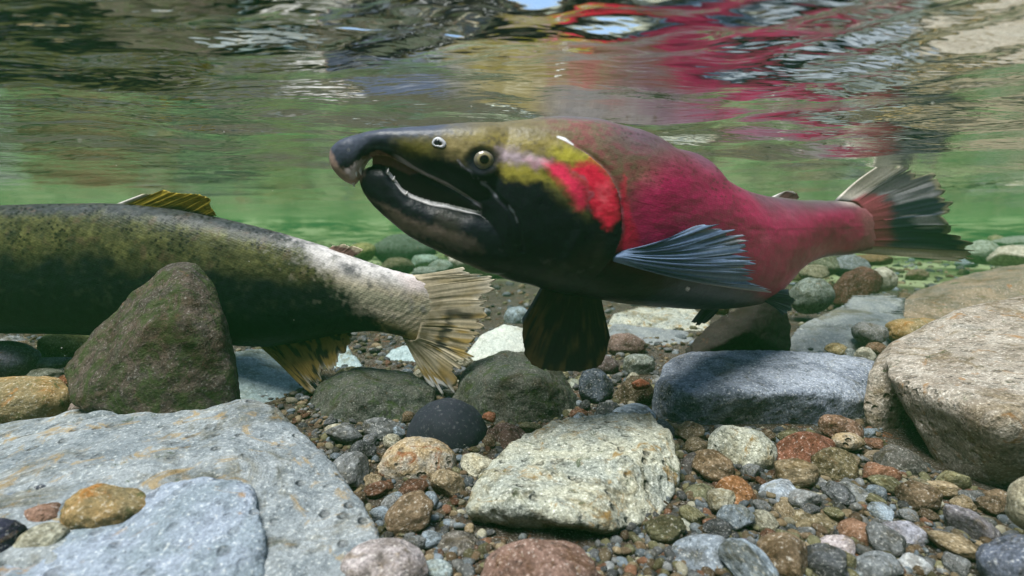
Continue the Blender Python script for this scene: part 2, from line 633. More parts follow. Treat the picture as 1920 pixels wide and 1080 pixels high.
class Chart:
    """side-view drawing of a fish (X along, Y down, L towards its left flank) bent along its spine in the water"""

    def __init__(self, Xs, ds):
        self.Xs, self.ds = Xs, ds
        g = np.linspace(min(Xs) - 60, max(Xs) + 60, 900)
        p = P(g, 425, self.d(g))
        tx, ty = np.gradient(p[:, 0]), np.gradient(p[:, 1])
        k = np.ones(41) / 41
        pad = lambda a: np.convolve(np.pad(a, 20, mode='edge'), k, 'valid')
        tx, ty = pad(tx), pad(ty)
        ln = np.hypot(tx, ty)
        self.g, self.nx, self.ny = g, ty / ln, -tx / ln

    def d(self, X):
        return pchip(self.Xs, self.ds, X)

    def warp(self, C):
        C = np.asarray(C, float)
        d = self.d(C[:, 0])
        w = P(C[:, 0], C[:, 1], d)
        k = C[:, 2] * d / FPX
        w[:, 0] += np.interp(C[:, 0], self.g, self.nx) * k
        w[:, 1] += np.interp(C[:, 0], self.g, self.ny) * k
        return w

    def fit(self, C):
        """chart points that end up at the drawn place although they stand off the mid-plane"""
        T = np.asarray(C, float)
        C = T.copy()
        for _ in range(12):
            px, py = proj(self.warp(C))
            C[:, 0] += 0.8 * (T[:, 0] - px)
            C[:, 1] += 0.8 * (T[:, 1] - py)
        return C


def loft(st, n=64, step=5.0, e=0.92):
    st = np.asarray(st, float)
    X = np.arange(st[0, 0], st[-1, 0], step)
    X = np.append(X, st[-1, 0])
    yt, yb, hw = (pchip(st[:, 0], st[:, k], X) for k in (1, 2, 3))
    th = np.linspace(0, 2 * np.pi, n, endpoint=False)
    c, s = np.cos(th), np.sin(th)
    ce, se = np.sign(c) * np.abs(c) ** e, np.sign(s) * np.abs(s) ** e
    m, h = (yt + yb) / 2, (yb - yt) / 2
    V = np.stack([np.repeat(X, n), (m[:, None] - h[:, None] * se).ravel(), (hw[:, None] * ce).ravel()], 1)
    F = []
    for j in range(len(X) - 1):
        for i in range(n):
            k = (i + 1) % n
            F.append((j * n + i, j * n + k, (j + 1) * n + k, (j + 1) * n + i))
    F.append(tuple(range(n)))
    F.append(tuple(reversed(range((len(X) - 1) * n, len(X) * n))))
    return V, F


def join_lofts(lofts):
    V, F, o = [], [], 0
    for v, f in lofts:
        V.append(v)
        F += [tuple(i + o for i in q) for q in f]
        o += len(v)
    me = mesh_from('fish', np.concatenate(V), F)
    bm = bmesh.new(); bm.from_mesh(me)
    bmesh.ops.recalc_face_normals(bm, faces=bm.faces)
    bm.to_mesh(me); bm.free()
    return me


def flip(me):
    bm = bmesh.new(); bm.from_mesh(me)
    bmesh.ops.reverse_faces(bm, faces=bm.faces)
    bm.to_mesh(me); bm.free()


def path(pts, u):
    pts = np.asarray(pts, float)
    k = np.linspace(0, 1, len(pts))
    return np.stack([pchip(k, pts[:, j], u) for j in range(3)], -1)


def fin(ch, name, base, tip, nray, colf, mat, parent, rag=0.1, th=3.0, root=None, corr=1.6, seed=0, nseg=22, per=6, wav=0.0, notch=0.08, bow=(0, 0, 0), fit=True, jit=2.2):
    rng = np.random.RandomState(seed)
    nu = nray * per + 1
    u = np.linspace(0, 1, nu)
    B, T = path(base, u), path(tip, u)
    ph = u * nray + 0.40 * np.sin(u * 37 + seed) + 0.25 * np.sin(u * 83 + 2 * seed)
    f = ph % 1.0
    ray = np.abs(f - 0.5) * 2                      # 1 on a ray's gap, 0 on the ray
    kk = np.clip(ph.astype(int), 0, nray - 1)
    cut = 1 - rag * rng.rand(nray)[kk] ** 1.6 - notch * ray ** 2
    t = np.linspace(0, 1, nseg)
    U, TT = np.meshgrid(u, t, indexing='ij')
    G = B[:, None, :] + (T - B)[:, None, :] * (t[None, :, None] * cut[:, None, None])
    bw = np.asarray(bow, float)
    G = G + (np.sin(np.pi * t) [None, :, None]) * bw[None, None, :]
    jx = np.interp(u, np.linspace(0, 1, nray + 1), rng.normal(size=nray + 1)) * jit
    jy = np.interp(u, np.linspace(0, 1, nray + 1), rng.normal(size=nray + 1)) * jit
    G[:, :, 0] += jx[:, None] * t[None, :] ** 2 + 0.8 * jy[:, None] * np.sin(np.pi * t)[None, :]
    G[:, :, 1] += jy[:, None] * t[None, :] ** 2 + 0.8 * jx[:, None] * np.sin(np.pi * t)[None, :]
    L = corr * np.cos(2 * np.pi * ph)[:, None] * ss(0.02, 0.3, TT) + wav * np.sin(u * 9 + seed)[:, None] * TT
    G[:, :, 2] += L
    flat = G.reshape(-1, 3)
    if fit:
        flat = ch.fit(flat)
    C = colf(U.ravel(), TT.ravel(), np.repeat(ray, nseg), rng)
    half = (th * (0.22 + 0.78 * (1 - TT) ** 2.2) / 2).ravel() if root is None else np.maximum(root * np.clip(np.sin(np.pi * (0.04 + 0.92 * U)), 0, 1) ** 0.7 * (1 - TT) ** 3.2, 0.5 * th * (1 - 0.7 * TT)).ravel()
    A = flat.copy(); A[:, 2] += half
    Bk = flat.copy(); Bk[:, 2] -= half
    V = np.concatenate([A, Bk])
    n = nu * nseg
    F = []
    for i in range(nu - 1):
        for j in range(nseg - 1):
            a, b, c, d = i * nseg + j, (i + 1) * nseg + j, (i + 1) * nseg + j + 1, i * nseg + j + 1
            F.append((a, b, c, d))
            F.append((n + a, n + d, n + c, n + b))
    rim = [i * nseg for i in range(nu)] + [(nu - 1) * nseg + j for j in range(1, nseg)] + [i * nseg + nseg - 1 for i in range(nu - 2, -1, -1)] + [j for j in range(nseg - 2, 0, -1)]
    for q in range(len(rim)):
        a, b = rim[q], rim[(q + 1) % len(rim)]
        F.append((a, n + a, n + b, b))
    me = mesh_from(name, ch.warp(V), F)
    set_col(me, np.concatenate([C, C]))
    bm = bmesh.new(); bm.from_mesh(me)
    bmesh.ops.recalc_face_normals(bm, faces=bm.faces)
    bm.to_mesh(me); bm.free()
    return obj(name, me, mat, parent)


def ball(name, ch, c, r, mat, parent, colf, squash=1.0):
    bm = bmesh.new()
    bmesh.ops.create_uvsphere(bm, u_segments=40, v_segments=28, radius=1.0)
    me = bpy.data.meshes.new(name)
    bm.to_mesh(me); bm.free()
    V = verts_of(me)
    Cc = V * np.array([r, r, r * squash]) + np.asarray(c)
    C = colf(V)
    set_verts(me, ch.warp(Cc))
    flip(me)
    set_col(me, C)
    me.polygons.foreach_set('use_smooth', np.ones(len(me.polygons), bool))
    return obj(name, me, mat, parent)


def cone(name, ch, a, b, r, mat, parent):
    a, b = np.asarray(a, float), np.asarray(b, float)
    n, V, F = 10, [], []
    ax = b - a
    p = np.cross(ax, [0, 0, 1.0]); p /= np.linalg.norm(p)
    q = np.cross(ax, p); q /= np.linalg.norm(q)
    rows = 5
    for j in range(rows):
        t = j / (rows - 1)
        rr = r * (1 - t) ** 0.7 + 0.25
        for i in range(n):
            w = 2 * math.pi * i / n
            V.append(a + ax * t + rr * (p * math.cos(w) + q * math.sin(w)))
    for j in range(rows - 1):
        for i in range(n):
            k = (i + 1) % n
            F.append((j * n + i, j * n + k, (j + 1) * n + k, (j + 1) * n + i))
    F.append(tuple(range(n))); F.append(tuple(range((rows - 1) * n, rows * n)))
    me = mesh_from(name, ch.warp(np.array(V)), F)
    bm = bmesh.new(); bm.from_mesh(me)
    bmesh.ops.recalc_face_normals(bm, faces=bm.faces)
    bm.to_mesh(me); bm.free()
    set_col(me, np.tile([0.72, 0.70, 0.66], (len(me.vertices), 1)))
    return obj(name, me, mat, parent)


def plain_mat(name, col, rough=0.5, spec=0.3):
    N = NT(name)
    tc = N.n('TexCoord').outputs['Object']
    n1 = N.noise(tc, 500, 3)
    c = N.mix(n1, tuple(0.7 * v for v in col), tuple(min(1, 1.25 * v) for v in col))
    return N.done(N.n('BsdfPrincipled', {'Base Color': c, 'Roughness': rough, 'Specular IOR Level': spec}).outputs[0])


def build_coho(M_skin, M_fin, M_eye, M_tooth):
    ch = Chart([560, 617, 760, 960, 1160, 1300, 1440, 1560, 1640, 1740, 1850],
               [.293, .296, .300, .307, .325, .395, .495, .595, .632, .660, .685])
    top = np.array([(617, 293), (621, 280), (628, 271), (640, 263), (665, 254), (711, 245), (822, 236), (880, 232), (933, 230), (989, 222), (1040, 217), (1090, 218), (1192, 238),
                    (1240, 256), (1300, 284), (1350, 318), (1400, 349), (1440, 366), (1500, 375), (1560, 376), (1620, 379), (1650, 388), (1672, 402)], float)
    bot = np.array([(676, 344), (683, 361), (700, 386), (740, 421), (780, 450), (830, 475), (880, 497), (940, 520), (1010, 541), (1100, 560), (1200, 573), (1300, 580), (1360, 579),
                    (1400, 573), (1425, 562), (1442, 543), (1470, 516), (1505, 494), (1550, 481), (1600, 476), (1650, 464), (1672, 448)], float)
    ytop = lambda x: pchip(top[:, 0], top[:, 1], x)
    ybot = lambda x: pchip(bot[:, 0], bot[:, 1], x)
    up = np.array([(617, 300), (621, 312), (628, 324), (640, 336), (652, 343), (662, 346), (671, 338), (679, 320), (687, 304), (697, 295), (708, 291), (722, 292), (745, 301), (790, 326),
                   (840, 351), (880, 376), (900, 390), (975, 405)], float)
    lo = np.array([(676, 336), (680, 325), (686, 317), (694, 313), (708, 311), (720, 313), (735, 328), (760, 359), (800, 377), (850, 388), (893, 398), (975, 408)], float)
    yup = lambda x: pchip(up[:, 0], up[:, 1], x)
    ylo = lambda x: pchip(lo[:, 0], lo[:, 1], x)
    hwk = np.array([(617, 3), (622, 13), (640, 24), (665, 30), (711, 39), (780, 50), (840, 59), (900, 68), (975, 80), (1050, 90), (1120, 95), (1200, 94), (1300, 86), (1400, 68), (1440, 57), (1500, 42), (1545, 31), (1580, 23), (1615, 14), (1650, 6), (1672, 2.5)], float)
    hw = lambda x: pchip(hwk[:, 0], hwk[:, 1], x)
    xs = np.array([872, 885, 900, 915, 930, 945, 960, 990, 1020, 1050, 1080, 1110, 1150, 1192, 1240, 1280, 1320, 1360, 1400, 1420, 1435, 1450, 1470, 1500, 1550, 1600, 1630, 1650, 1672.0])
    bk = 1 - ss(868, 950, xs)
    bt = 1 - ss(868, 905, xs)
    body = loft(np.stack([xs, ytop(xs) + 20 * bt, ybot(xs) - 16 * bt, hw(xs) * (1 - 0.55 * bk)], 1), 80, 5, 0.9)
    ysT, ysB = ytop(xs) + 20 * bt, ybot(xs) - 16 * bk
    tT, tB = ysT.copy(), ysB.copy()
    for _ in range(4):
        bv_, _f = loft(np.stack([xs, ysT, ysB, hw(xs) * (1 - 0.55 * bk)], 1), 80, 5, 0.9)
        px, py = proj(ch.warp(bv_))
        for i, x in enumerate(xs):
            if x < 985 or x > 1345:
                continue
            m = np.abs(px - x) < 9
            if m.sum() > 4:
                ysT[i] += 0.8 * (tT[i] - py[m].min())
                ysB[i] += 0.8 * (tB[i] - py[m].max())
    k0 = int(np.argmin(np.abs(xs - 1320)))
    dT, dB = (ysT - tT)[k0], (ysB - tB)[k0]
    far = xs > 1325
    ysT = np.where(far, tT + dT * (1 - ss(1320, 1470, xs)), ysT)
    ysB = np.where(far, tB + dB * (1 - ss(1320, 1470, xs)), ysB)
    body = loft(np.stack([xs, ysT, ysB, hw(xs) * (1 - 0.55 * bk)], 1), 80, 5, 0.9)
    xu = np.array([617, 619, 622, 628, 640, 652, 662, 671, 679, 687, 697, 711, 730, 760, 800, 840, 880, 910, 940, 975.0])
    bk = ss(890, 975, xu)
    upper = loft(np.stack([xu, ytop(xu) + 14 * ss(925, 975, xu), yup(xu) + 10 * bk, hw(xu) * (1 - 0.25 * bk)], 1), 64, 2.5, 0.82)
    xl = np.array([676, 678, 682, 688, 700, 720, 740, 770, 800, 840, 880, 920, 975.0])
    hl = np.interp(xl, [676, 680, 690, 720, 780, 860, 975], [4, 13, 22, 33, 46, 59, 77])
    bk = ss(870, 975, xl)
    lower = loft(np.stack([xl, ylo(xl) - 8 * bk, ybot(xl) - 14 * ss(925, 975, xl), hl * (1 - 0.25 * bk)], 1), 64, 2.5, 0.80)
    xi = np.array([700, 720, 760, 800, 850, 900, 960.0])
    inner = loft(np.stack([xi, yup(xi) - 12, ylo(xi) + 12, np.array([14, 17, 23, 29, 36, 44, 52.0])], 1), 40, 5, 0.9)
    me = join_lofts([body, upper, lower, inner])
    me = remesh(me, 1.9, 5, 0.5)
    V = verts_of(me)
    X, Y, L = V.T
    aL = np.abs(L)
    q = np.stack([X, Y, L], 1)
    X0, Y0 = X, Y
    h = (Y - ytop(X)) / (ybot(np.maximum(X, 690)) - ytop(X) + 1e-6)
    X, Y = proj(ch.warp(np.stack([X, Y, aL], 1)))      # where that spot of the flank shows in a side view
    wx = X + 11 * fbm(q / 30, 4, 1, 0.6) + 5 * fbm(q / 7, 2, 51)
    wy = Y + 11 * fbm(q / 30, 4, 2, 0.6) + 5 * fbm(q / 7, 2, 52)
    n_b = fbm(q / 60, 4, 3)
    n_f = fbm(q / 9, 3, 4)
    gx = lambda y: pchip([205, 257, 290, 330, 380, 430, 470, 510, 550, 590], [1010, 1052, 1100, 1142, 1162, 1166, 1154, 1125, 1080, 1030], y)
    fg = gx(Y) - X                       # >0 in front of the gill edge
    # --- colours of the skin
    red = np.array([0.42, 0.018, 0.098])
    C = np.tile(red, (len(V), 1))
    C = mixc(C, (0.25, 0.014, 0.060), ss(-0.1, 0.5, n_b))
    C = mixc(C, (0.52, 0.10, 0.17), 0.55 * ss(0.1, 0.7, fbm(q / 34, 4, 7)))
    olive = np.array([0.135, 0.095, 0.055])
    # brown shoulder behind the gill
    lim = pchip([1040, 1160, 1230, 1300, 1380, 1500], [460, 405, 325, 288, 320, 360], wx)
    m = (1 - ss(-60, 55, wy - lim)) * (0.75 + 0.25 * ss(-0.4, 0.3, n_f))
    C = mixc(C, olive * 1.0, m * (1 - ss(1230, 1380, wx)))
    C = mixc(C, (0.10, 0.065, 0.085), 0.92 * (1 - ss(0.06, 0.34, h + 0.09 * n_b)) * ss(1090, 1230, X))
    C = mixc(C, (0.11, 0.095, 0.09), (1 - ss(0.01, 0.07, h + 0.02 * n_b)) * ss(900, 1050, X))
    # red lower stripe behind gill
    C = mixc(C, (0.52, 0.015, 0.055), polymask(wx, wy, [(1168, 330), (1186, 420), (1200, 470), (1150, 475), (1160, 420)], 8) * 0.9)
    # belly
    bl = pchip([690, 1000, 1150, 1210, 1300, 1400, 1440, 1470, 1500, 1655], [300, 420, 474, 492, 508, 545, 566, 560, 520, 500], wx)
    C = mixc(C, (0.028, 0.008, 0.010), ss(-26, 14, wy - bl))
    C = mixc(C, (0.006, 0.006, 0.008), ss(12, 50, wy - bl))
    # peduncle
    C = mixc(C, (0.42, 0.16, 0.17), 0.7 * ss(1570, 1640, X) * ss(-0.25, 0.5, n_b))
    C = mixc(C, (0.55, 0.45, 0.40), 0.7 * ss(1560, 1600, X) * (1 - ss(0.02, 0.16, h)))
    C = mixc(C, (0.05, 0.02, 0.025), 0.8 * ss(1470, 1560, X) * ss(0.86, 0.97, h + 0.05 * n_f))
    yl = pchip([1165, 1300, 1440, 1560, 1655], [372, 402, 430, 428, 424], X)
    C = mixc(C, C * 0.45, 0.6 * (1 - ss(0.8, 3.0, np.abs(Y - yl))) * ss(1168, 1190, X) * ss(-0.5, 0.2, n_f))
    # back spots
    sp = worley(np.stack([X / 10, Y / 10 + np.sign(L) * 40], 1), 11)
    sps = (1 - ss(0.14, 0.27, sp)) * ss(-0.1, 0.35, fbm(q / 30, 2, 13)) * (1 - ss(0.28, 0.5, h)) * ss(1080, 1180, X) * (1 - ss(1400, 1480, X))
    C = mixc(C, (0.05, 0.03, 0.02), 0.7 * sps)
    # --- head
    head = np.tile([0.006, 0.007, 0.011], (len(V), 1))
    head = mixc(head, (0.022, 0.020, 0.016), ss(0.1, 0.7, n_b))
    topz = 1 - ss(-14, 22, wy - pchip([617, 700, 780, 850, 930, 1010, 1060, 1110], [285, 268, 266, 290, 310, 322, 340, 345], wx))
    head = mixc(head, (0.13, 0.105, 0.045), topz * ss(720, 800, wx))
    head = mixc(head, (0.050, 0.058, 0.085), (1 - ss(0, 30, wy - ytop(X) - pchip([617, 700, 800, 1000], [26, 16, 8, 6], X))) * (1 - ss(800, 930, X)))  # bluish sheen on top of the head, painted into the colour
    head = mixc(head, (0.25, 0.20, 0.05), 0.85 * polymask(wx, wy, [(845, 247), (905, 250), (985, 262), (1040, 262), (1050, 280), (985, 283), (930, 272), (880, 264)], 17) * ss(-0.4, 0.3, n_f + 0.2))
    head = mixc(head, (0.16, 0.14, 0.03), 0.8 * polymask(wx, wy, [(735, 262), (805, 262), (815, 288), (770, 290)], 15))
    head = mixc(head, (0.30, 0.24, 0.10), 0.75 * polymask(wx, wy, [(835, 255), (880, 262), (870, 285), (838, 292)], 15))
    head = mixc(head, (0.42, 0.33, 0.38), 0.85 * polymask(wx, wy, [(930, 282), (960, 284), (1000, 294), (1030, 308), (1010, 316), (965, 308), (934, 302)], 13))
    head = mixc(head, (0.50, 0.25, 0.30), 0.7 * polymask(wx, wy, [(985, 300), (1030, 302), (1030, 316), (995, 314)], 11))
    head = mixc(head, (0.33, 0.29, 0.045), 0.9 * polymask(wx, wy, [(935, 316), (965, 310), (1010, 318), (1045, 330), (1075, 352), (1060, 358), (1010, 338), (950, 334)], 13))
    head = mixc(head, (0.16, 0.15, 0.045), 0.8 * polymask(wx, wy, [(1030, 350), (1070, 352), (1090, 380), (1100, 410), (1075, 390), (1050, 372)], 19))
    head = mixc(head, (0.40, 0.36, 0.04), 0.9 * polymask(wx, wy, [(1030, 284), (1060, 274), (1095, 290), (1118, 308), (1080, 304), (1050, 302)], 13))
    head = mixc(head, (0.66, 0.03, 0.085), polymask(wx, wy, [(1022, 308), (1050, 306), (1072, 318), (1096, 352), (1098, 388), (1082, 396), (1066, 368), (1044, 340)], 11))
    head = mixc(head, (0.72, 0.02, 0.06), polymask(wx, wy, [(1072, 307), (1110, 306), (1138, 330), (1156, 366), (1160, 408), (1148, 430), (1134, 432), (1112, 398), (1100, 356), (1086, 326)], 10))
    head = mixc(head, (0.62, 0.16, 0.18), 0.5 * polymask(wx, wy, [(1115, 352), (1140, 340), (1146, 400), (1128, 405)], 19) * ss(-0.2, 0.4, n_f))
    head = mixc(head, (0.30, 0.10, 0.13), 0.75 * ss(-0.5, 0.3, n_f) * linemask(wx, wy, [(1072, 308), (1092, 330), (1104, 362), (1104, 395)], 2.5, 4))
    # pale tan under the lower jaw
    head = mixc(head, (0.17, 0.13, 0.10), 0.85 * polymask(wx, wy, [(684, 366), (706, 384), (745, 398), (800, 418), (850, 436), (890, 452), (905, 470), (870, 478), (800, 446), (752, 428), (720, 402)], 9) * (1 - 0.6 * ss(760, 880, X)))
    # snout tip flesh
    head = mixc(head, (0.36, 0.25, 0.20), 0.9 * polymask(wx, wy, [(612, 282), (622, 290), (632, 310), (650, 318), (684, 296), (690, 306), (676, 336), (662, 352), (640, 345), (614, 322)], 6))
    head = mixc(head, (0.60, 0.52, 0.52), 0.9 * polymask(wx, wy, [(650, 318), (676, 300), (686, 302), (676, 322), (660, 332)], 5))
    head = mixc(head, (0.25, 0.13, 0.09), 0.85 * linemask(wx, wy, [(690, 298), (708, 290), (730, 294), (750, 304)], 6, 4))
    Xs_, Ys_ = X, Y
    X, Y = X0, Y0
    du = Y - yup(X)
    dl = Y - ylo(X)
    head = mixc(head, (0.42, 0.37, 0.40), 0.85 * (1 - ss(3, 6.5, np.abs(du + 3))) * ss(735, 760, X) * (1 - ss(888, 905, X)))
    lip = (1 - ss(3.5, 7, np.abs(dl - 2))) * ss(724, 735, X) * (1 - ss(888, 903, X)) * (0.85 + 0.3 * n_f)
    head = mixc(head, (0.78, 0.76, 0.74), np.clip(lip, 0, 1))
    mouth = ((du > 2) & (dl < -2) & (X > 690) & (X < 898)).astype(float) * (aL < 0.80 * hw(X))
    head = mixc(head, (0.012, 0.010, 0.012), mouth)
    head = mixc(head, (0.13, 0.06, 0.045), mouth * polymask(X, Y, [(690, 290), (725, 285), (760, 302), (790, 326), (770, 330), (735, 314), (700, 312)], 3))
    # shiny highlights painted on the cheek bone edges, and the dark eye surround
    X, Y = Xs_, Ys_
    head = mixc(head, (0.40, 0.42, 0.46), 0.45 * linemask(X, Y, [(903, 343), (916, 352), (930, 368)], 1.5 + 2.2 * n_f, 3))
    head = mixc(head, (0.34, 0.38, 0.42), 0.4 * linemask(X, Y, [(954, 386), (964, 400), (970, 416)], 1.2 + 2.2 * n_f, 3))
    head = mixc(head, (0.35, 0.34, 0.40), 0.6 * ss(-0.4, 0.4, n_f) * linemask(wx, wy, [(858, 300), (880, 322), (905, 340)], 2, 4))
    e1 = np.hypot((X - 903) / 30, (Y - 301) / 24)
    head = mixc(head, (0.018, 0.02, 0.03), 1 - ss(0.7, 1.25, e1 + 0.15 * n_f))
    for ax, ay, bx, by in ((1010, 487, 1040, 483), (1015, 492, 1030, 490), (930, 474, 950, 470), (1085, 505, 1110, 500), (965, 455, 975, 452)):
        head = mixc(head, (0.10, 0.10, 0.10), 0.5 * ss(-0.3, 0.5, n_f) * linemask(wx, wy, [(ax, ay), (bx, by)], 1.5, 4))
    mw = 2.5 + 45 * (1 - ss(0.06, 0.24, h))
    mh = ss(-mw, mw, fg + 8 * n_f * (mw > 4))
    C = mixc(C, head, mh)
    C = mixc(C, (0.30, 0.16, 0.20), 0.6 * ss(-0.5, 0.4, n_f) * (1 - ss(1, 6, np.abs(fg + 3))) * ss(268, 300, Y) * (1 - ss(420, 470, Y)))
    C = mixc(C, (0.85, 0.88, 0.92), linemask(X, Y, [(1046, 257), (1060, 262), (1074, 271)], 2.6 - 0.09 * np.abs(X - 1058), 2.0))  # painted white highlight at the top of the gill edge
    C = C * (1 + 0.16 * n_f)[:, None]
    # --- relief
    Nn = normals_of(me)
    d = np.zeros(len(V))
    gill = np.where(fg > 0, np.exp(-np.maximum(fg, 0) / 45.0), 0) * ss(262, 300, Y) * (1 - ss(470, 530, Y))
    d += 4.8 * gill
    d -= 2.4 * np.exp(-((fg + 7) / 7.0) ** 2) * ss(262, 300, Y) * (1 - ss(470, 530, Y))
    d += 3.5 * np.exp(-((du + 8) / 8.0) ** 2) * ss(740, 790, X0) * (1 - ss(890, 930, X0))
    d += 2.5 * np.exp(-((dl - 6) / 6.0) ** 2) * ss(726, 750, X0) * (1 - ss(885, 905, X0))
    d -= 6.0 * np.exp(-((e1 / 0.75) ** 2))
    d += 1.2 * np.exp(-(((e1 - 1.15) / 0.25) ** 2))
    d -= 2.5 * linemask(X, Y, [(905, 340), (935, 372), (955, 392), (972, 425), (980, 470)], 4, 4)
    d += 2.2 * linemask(X, Y, [(1000, 300), (1045, 330), (1080, 375), (1090, 430), (1060, 490)], 8, 8)
    d += 1.6 * fbm(q / 45, 3, 21) + 0.5 * fbm(q / 12, 2, 22) + 0.15 * fbm(q / np.array([60, 9, 30]), 2, 23) * (1 - mh)
    V2 = V + Nn * d[:, None]
    bv = BVHTree.FromPolygons([tuple(v) for v in V2], [tuple(p.vertices) for p in me.polygons])
    set_verts(me, ch.warp(V2))
    flip(me)
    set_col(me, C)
    X, Y = X0, Y0
    body_m = np.where((fg > 4) | (X < 1000), 0.0, 1.0)[:, None]
    set_chart(me, np.stack([X / 5.2 + Y / 9, Y / 4.2 - X / 11, L * 0], 1) * body_m)
    rt = bpy.data.objects.new('salmon', None)
    COL.objects.link(rt)
    rt.empty_display_size = 0.05
    rt.location = P(1150, 585, float(ch.d(1150)))
    tag(rt, 'big red male salmon with black head, hooked jaw and open mouth', 'salmon')
    obj('body', me, M_skin, rt)

    def surf(x, y, side=1):
        hit = bv.ray_cast(Vector((x, y, 300 * side)), Vector((0, 0, -side)))
        return hit[0].z if hit[0] is not None else 0

    def eye_col(v):
        r = np.hypot(v[:, 0], v[:, 1])
        C = np.tile([0.02, 0.022, 0.03], (len(v), 1))
        C = mixc(C, (0.15, 0.135, 0.10), 1 - ss(0.78, 0.88, r))
        C = mixc(C, (0.26, 0.22, 0.11), 1 - ss(0.50, 0.64, r + 0.03 * np.sin(9 * np.arctan2(v[:, 1], v[:, 0]))))
        return mixc(C, (0.004, 0.004, 0.005), 1 - ss(0.38, 0.45, r))

    for side in (1, -1):
        c = np.array([907.0, 301.0, 0.0])
        for _ in range(4):
            c[2] = surf(c[0], c[1], side) - side * 7.5
            c = ch.fit([(907, 301, c[2])])[0] if side > 0 else c
        ball('eye', ch, c, 21, M_eye, rt, eye_col, 0.8)
        # nostril: pale rim with a dark opening
        nx_, ny_ = 822, 268
        nz = surf(nx_, ny_, side)
        if side > 0:
            for _ in range(4):
                nx_, ny_, nz = ch.fit([(822, 268, nz)])[0]
                nz = surf(nx_, ny_, side)
        V_, F_ = [], []
        for i in range(28):
            a = 2 * math.pi * i / 28
            for j in range(8):
                b = 2 * math.pi * j / 8
                rr = 8.0 + 1.4 * math.sin(2 * a + 0.6) + 0.9 * math.sin(3 * a) + (2.9 + 1.1 * math.sin(a + 2.2)) * math.cos(b)
                px, py = nx_ + rr * 1.08 * math.cos(a), ny_ + rr * 0.95 * math.sin(a)
                V_.append((px, py, surf(px, py, side) + side * (0.2 + 1.8 * math.sin(b))))
        for i in range(28):
            for j in range(8):
                F_.append((i * 8 + j, ((i + 1) % 28) * 8 + j, ((i + 1) % 28) * 8 + (j + 1) % 8, i * 8 + (j + 1) % 8))
        m2 = mesh_from('nostril', ch.warp(np.array(V_)), F_)
        set_col(m2, np.tile([0.42, 0.43, 0.45], (len(V_), 1)))
        bm = bmesh.new(); bm.from_mesh(m2); bmesh.ops.recalc_face_normals(bm, faces=bm.faces); bm.to_mesh(m2); bm.free()
        nose = obj('nostril', m2, M_tooth, rt)
        ball('nostril_opening', ch, (nx_, ny_, nz - side * 0.5), 6.5, M_eye, nose, lambda v: np.tile([0.01, 0.01, 0.015], (len(v), 1)), 0.35)
    # teeth
    for (x0, y0, x1, y1, r, k) in ((676, 312, 681, 331, 4.5, .55), (664, 340, 666, 352, 3.2, .3), (671, 322, 674, 334, 3.0, .8)):
        z = k * float(hw(x0)) * 0.8
        cone('tooth', ch, (x0, y0, z), (x1, y1, z + 2), r, M_tooth, rt)
    for x in (731, 742, 766):
        y = float(ylo(x))
        z = float(np.interp(x, [676, 680, 690, 720, 780, 860, 975], [4, 13, 22, 33, 46, 59, 77])) * 0.72
        cone('tooth', ch, (x, y + 4, z), (x + 1.5, y - 3.5 - 2 * math.sin(x), z), 2.2, M_tooth, rt)

    # ---- fins
    def tail_c(u, t, ray, rng):
        q = np.stack([u * 30, t * 3, u * 0], 1)
        C = np.tile([0.030, 0.036, 0.055], (len(u), 1))
        C = mixc(C, (0.16, 0.15, 0.15), 0.9 * (1 - ss(0.28, 0.44, u + 0.05 * fbm(q, 2, 3))) * (1 - 0.5 * ss(0.6, 1, t)))
        C = mixc(C, (0.36, 0.35, 0.36), 0.8 * ss(0.1, 0.45, fbm(q * np.array([1.0, 0.8, 1]), 2, 8)) * ss(0.35, 0.5, t) * (1 - ss(0.85, 1, t)) * (u > 0.15))
        C = mixc(C, (0.36, 0.08, 0.10), 0.95 * (1 - ss(0.20, 0.42, t + 0.16 * fbm(q * np.array([.5, 2, 1]), 3, 14))) * ss(0.08, 0.16, u) * (1 - ss(0.88, 0.97, u)))
        C = mixc(C, (0.72, 0.66, 0.56), (1 - ss(0.10, 0.19, u + 0.05 * fbm(q, 2, 33))) * ss(0.02, 0.15, t))
        C = mixc(C, (0.58, 0.50, 0.36), 0.95 * ss(0.80, 0.90, u + 0.03 * fbm(q, 2, 4)))
        C = mixc(C, (0.40, 0.36, 0.20), 0.6 * ss(0.92, 0.98, t + 0.02 * fbm(q, 2, 5)))
        return C

    tb = [(1566, 377, 0), (1592, 379, 0), (1603, 394, 0), (1606, 414, 0), (1606, 440, 0), (1598, 460, 0), (1588, 474, 0)]
    tt = [(1674, 303, 6), (1722, 309, 10), (1764, 335, 14), (1790, 388, 16), (1815, 438, 14), (1838, 468, 8), (1836, 493, 2)]
    fin(ch, 'tail_fin', tb, tt, 22, tail_c, M_fin, rt, rag=0.22, th=3, root=14.5, corr=0.35, seed=3, notch=0.05, wav=5, jit=4.0)

    def pec_c(u, t, ray, rng):
        q = np.stack([u * 40, t * 4, u * 0], 1)
        C = np.tile([0.21, 0.30, 0.46], (len(u), 1))
        C = mixc(C, (0.07, 0.095, 0.16), 0.8 * ss(0.40, 1.0, ray) * ss(0.12, 0.4, t))
        C = mixc(C, (0.50, 0.58, 0.68), 0.8 * (1 - ss(0.0, 0.35, ray)) * ss(0.15, 0.6, t) * ss(-0.3, 0.4, fbm(q, 2, 6)))
        C = mixc(C, (0.55, 0.55, 0.55), 0.8 * ss(0.80, 0.97, t) * ss(0.0, 0.5, fbm(q, 2, 9)))
        C = mixc(C, (0.50, 0.47, 0.45), 0.8 * ss(0.955, 0.985, u) * ss(0.4, 0.7, t))
        return C

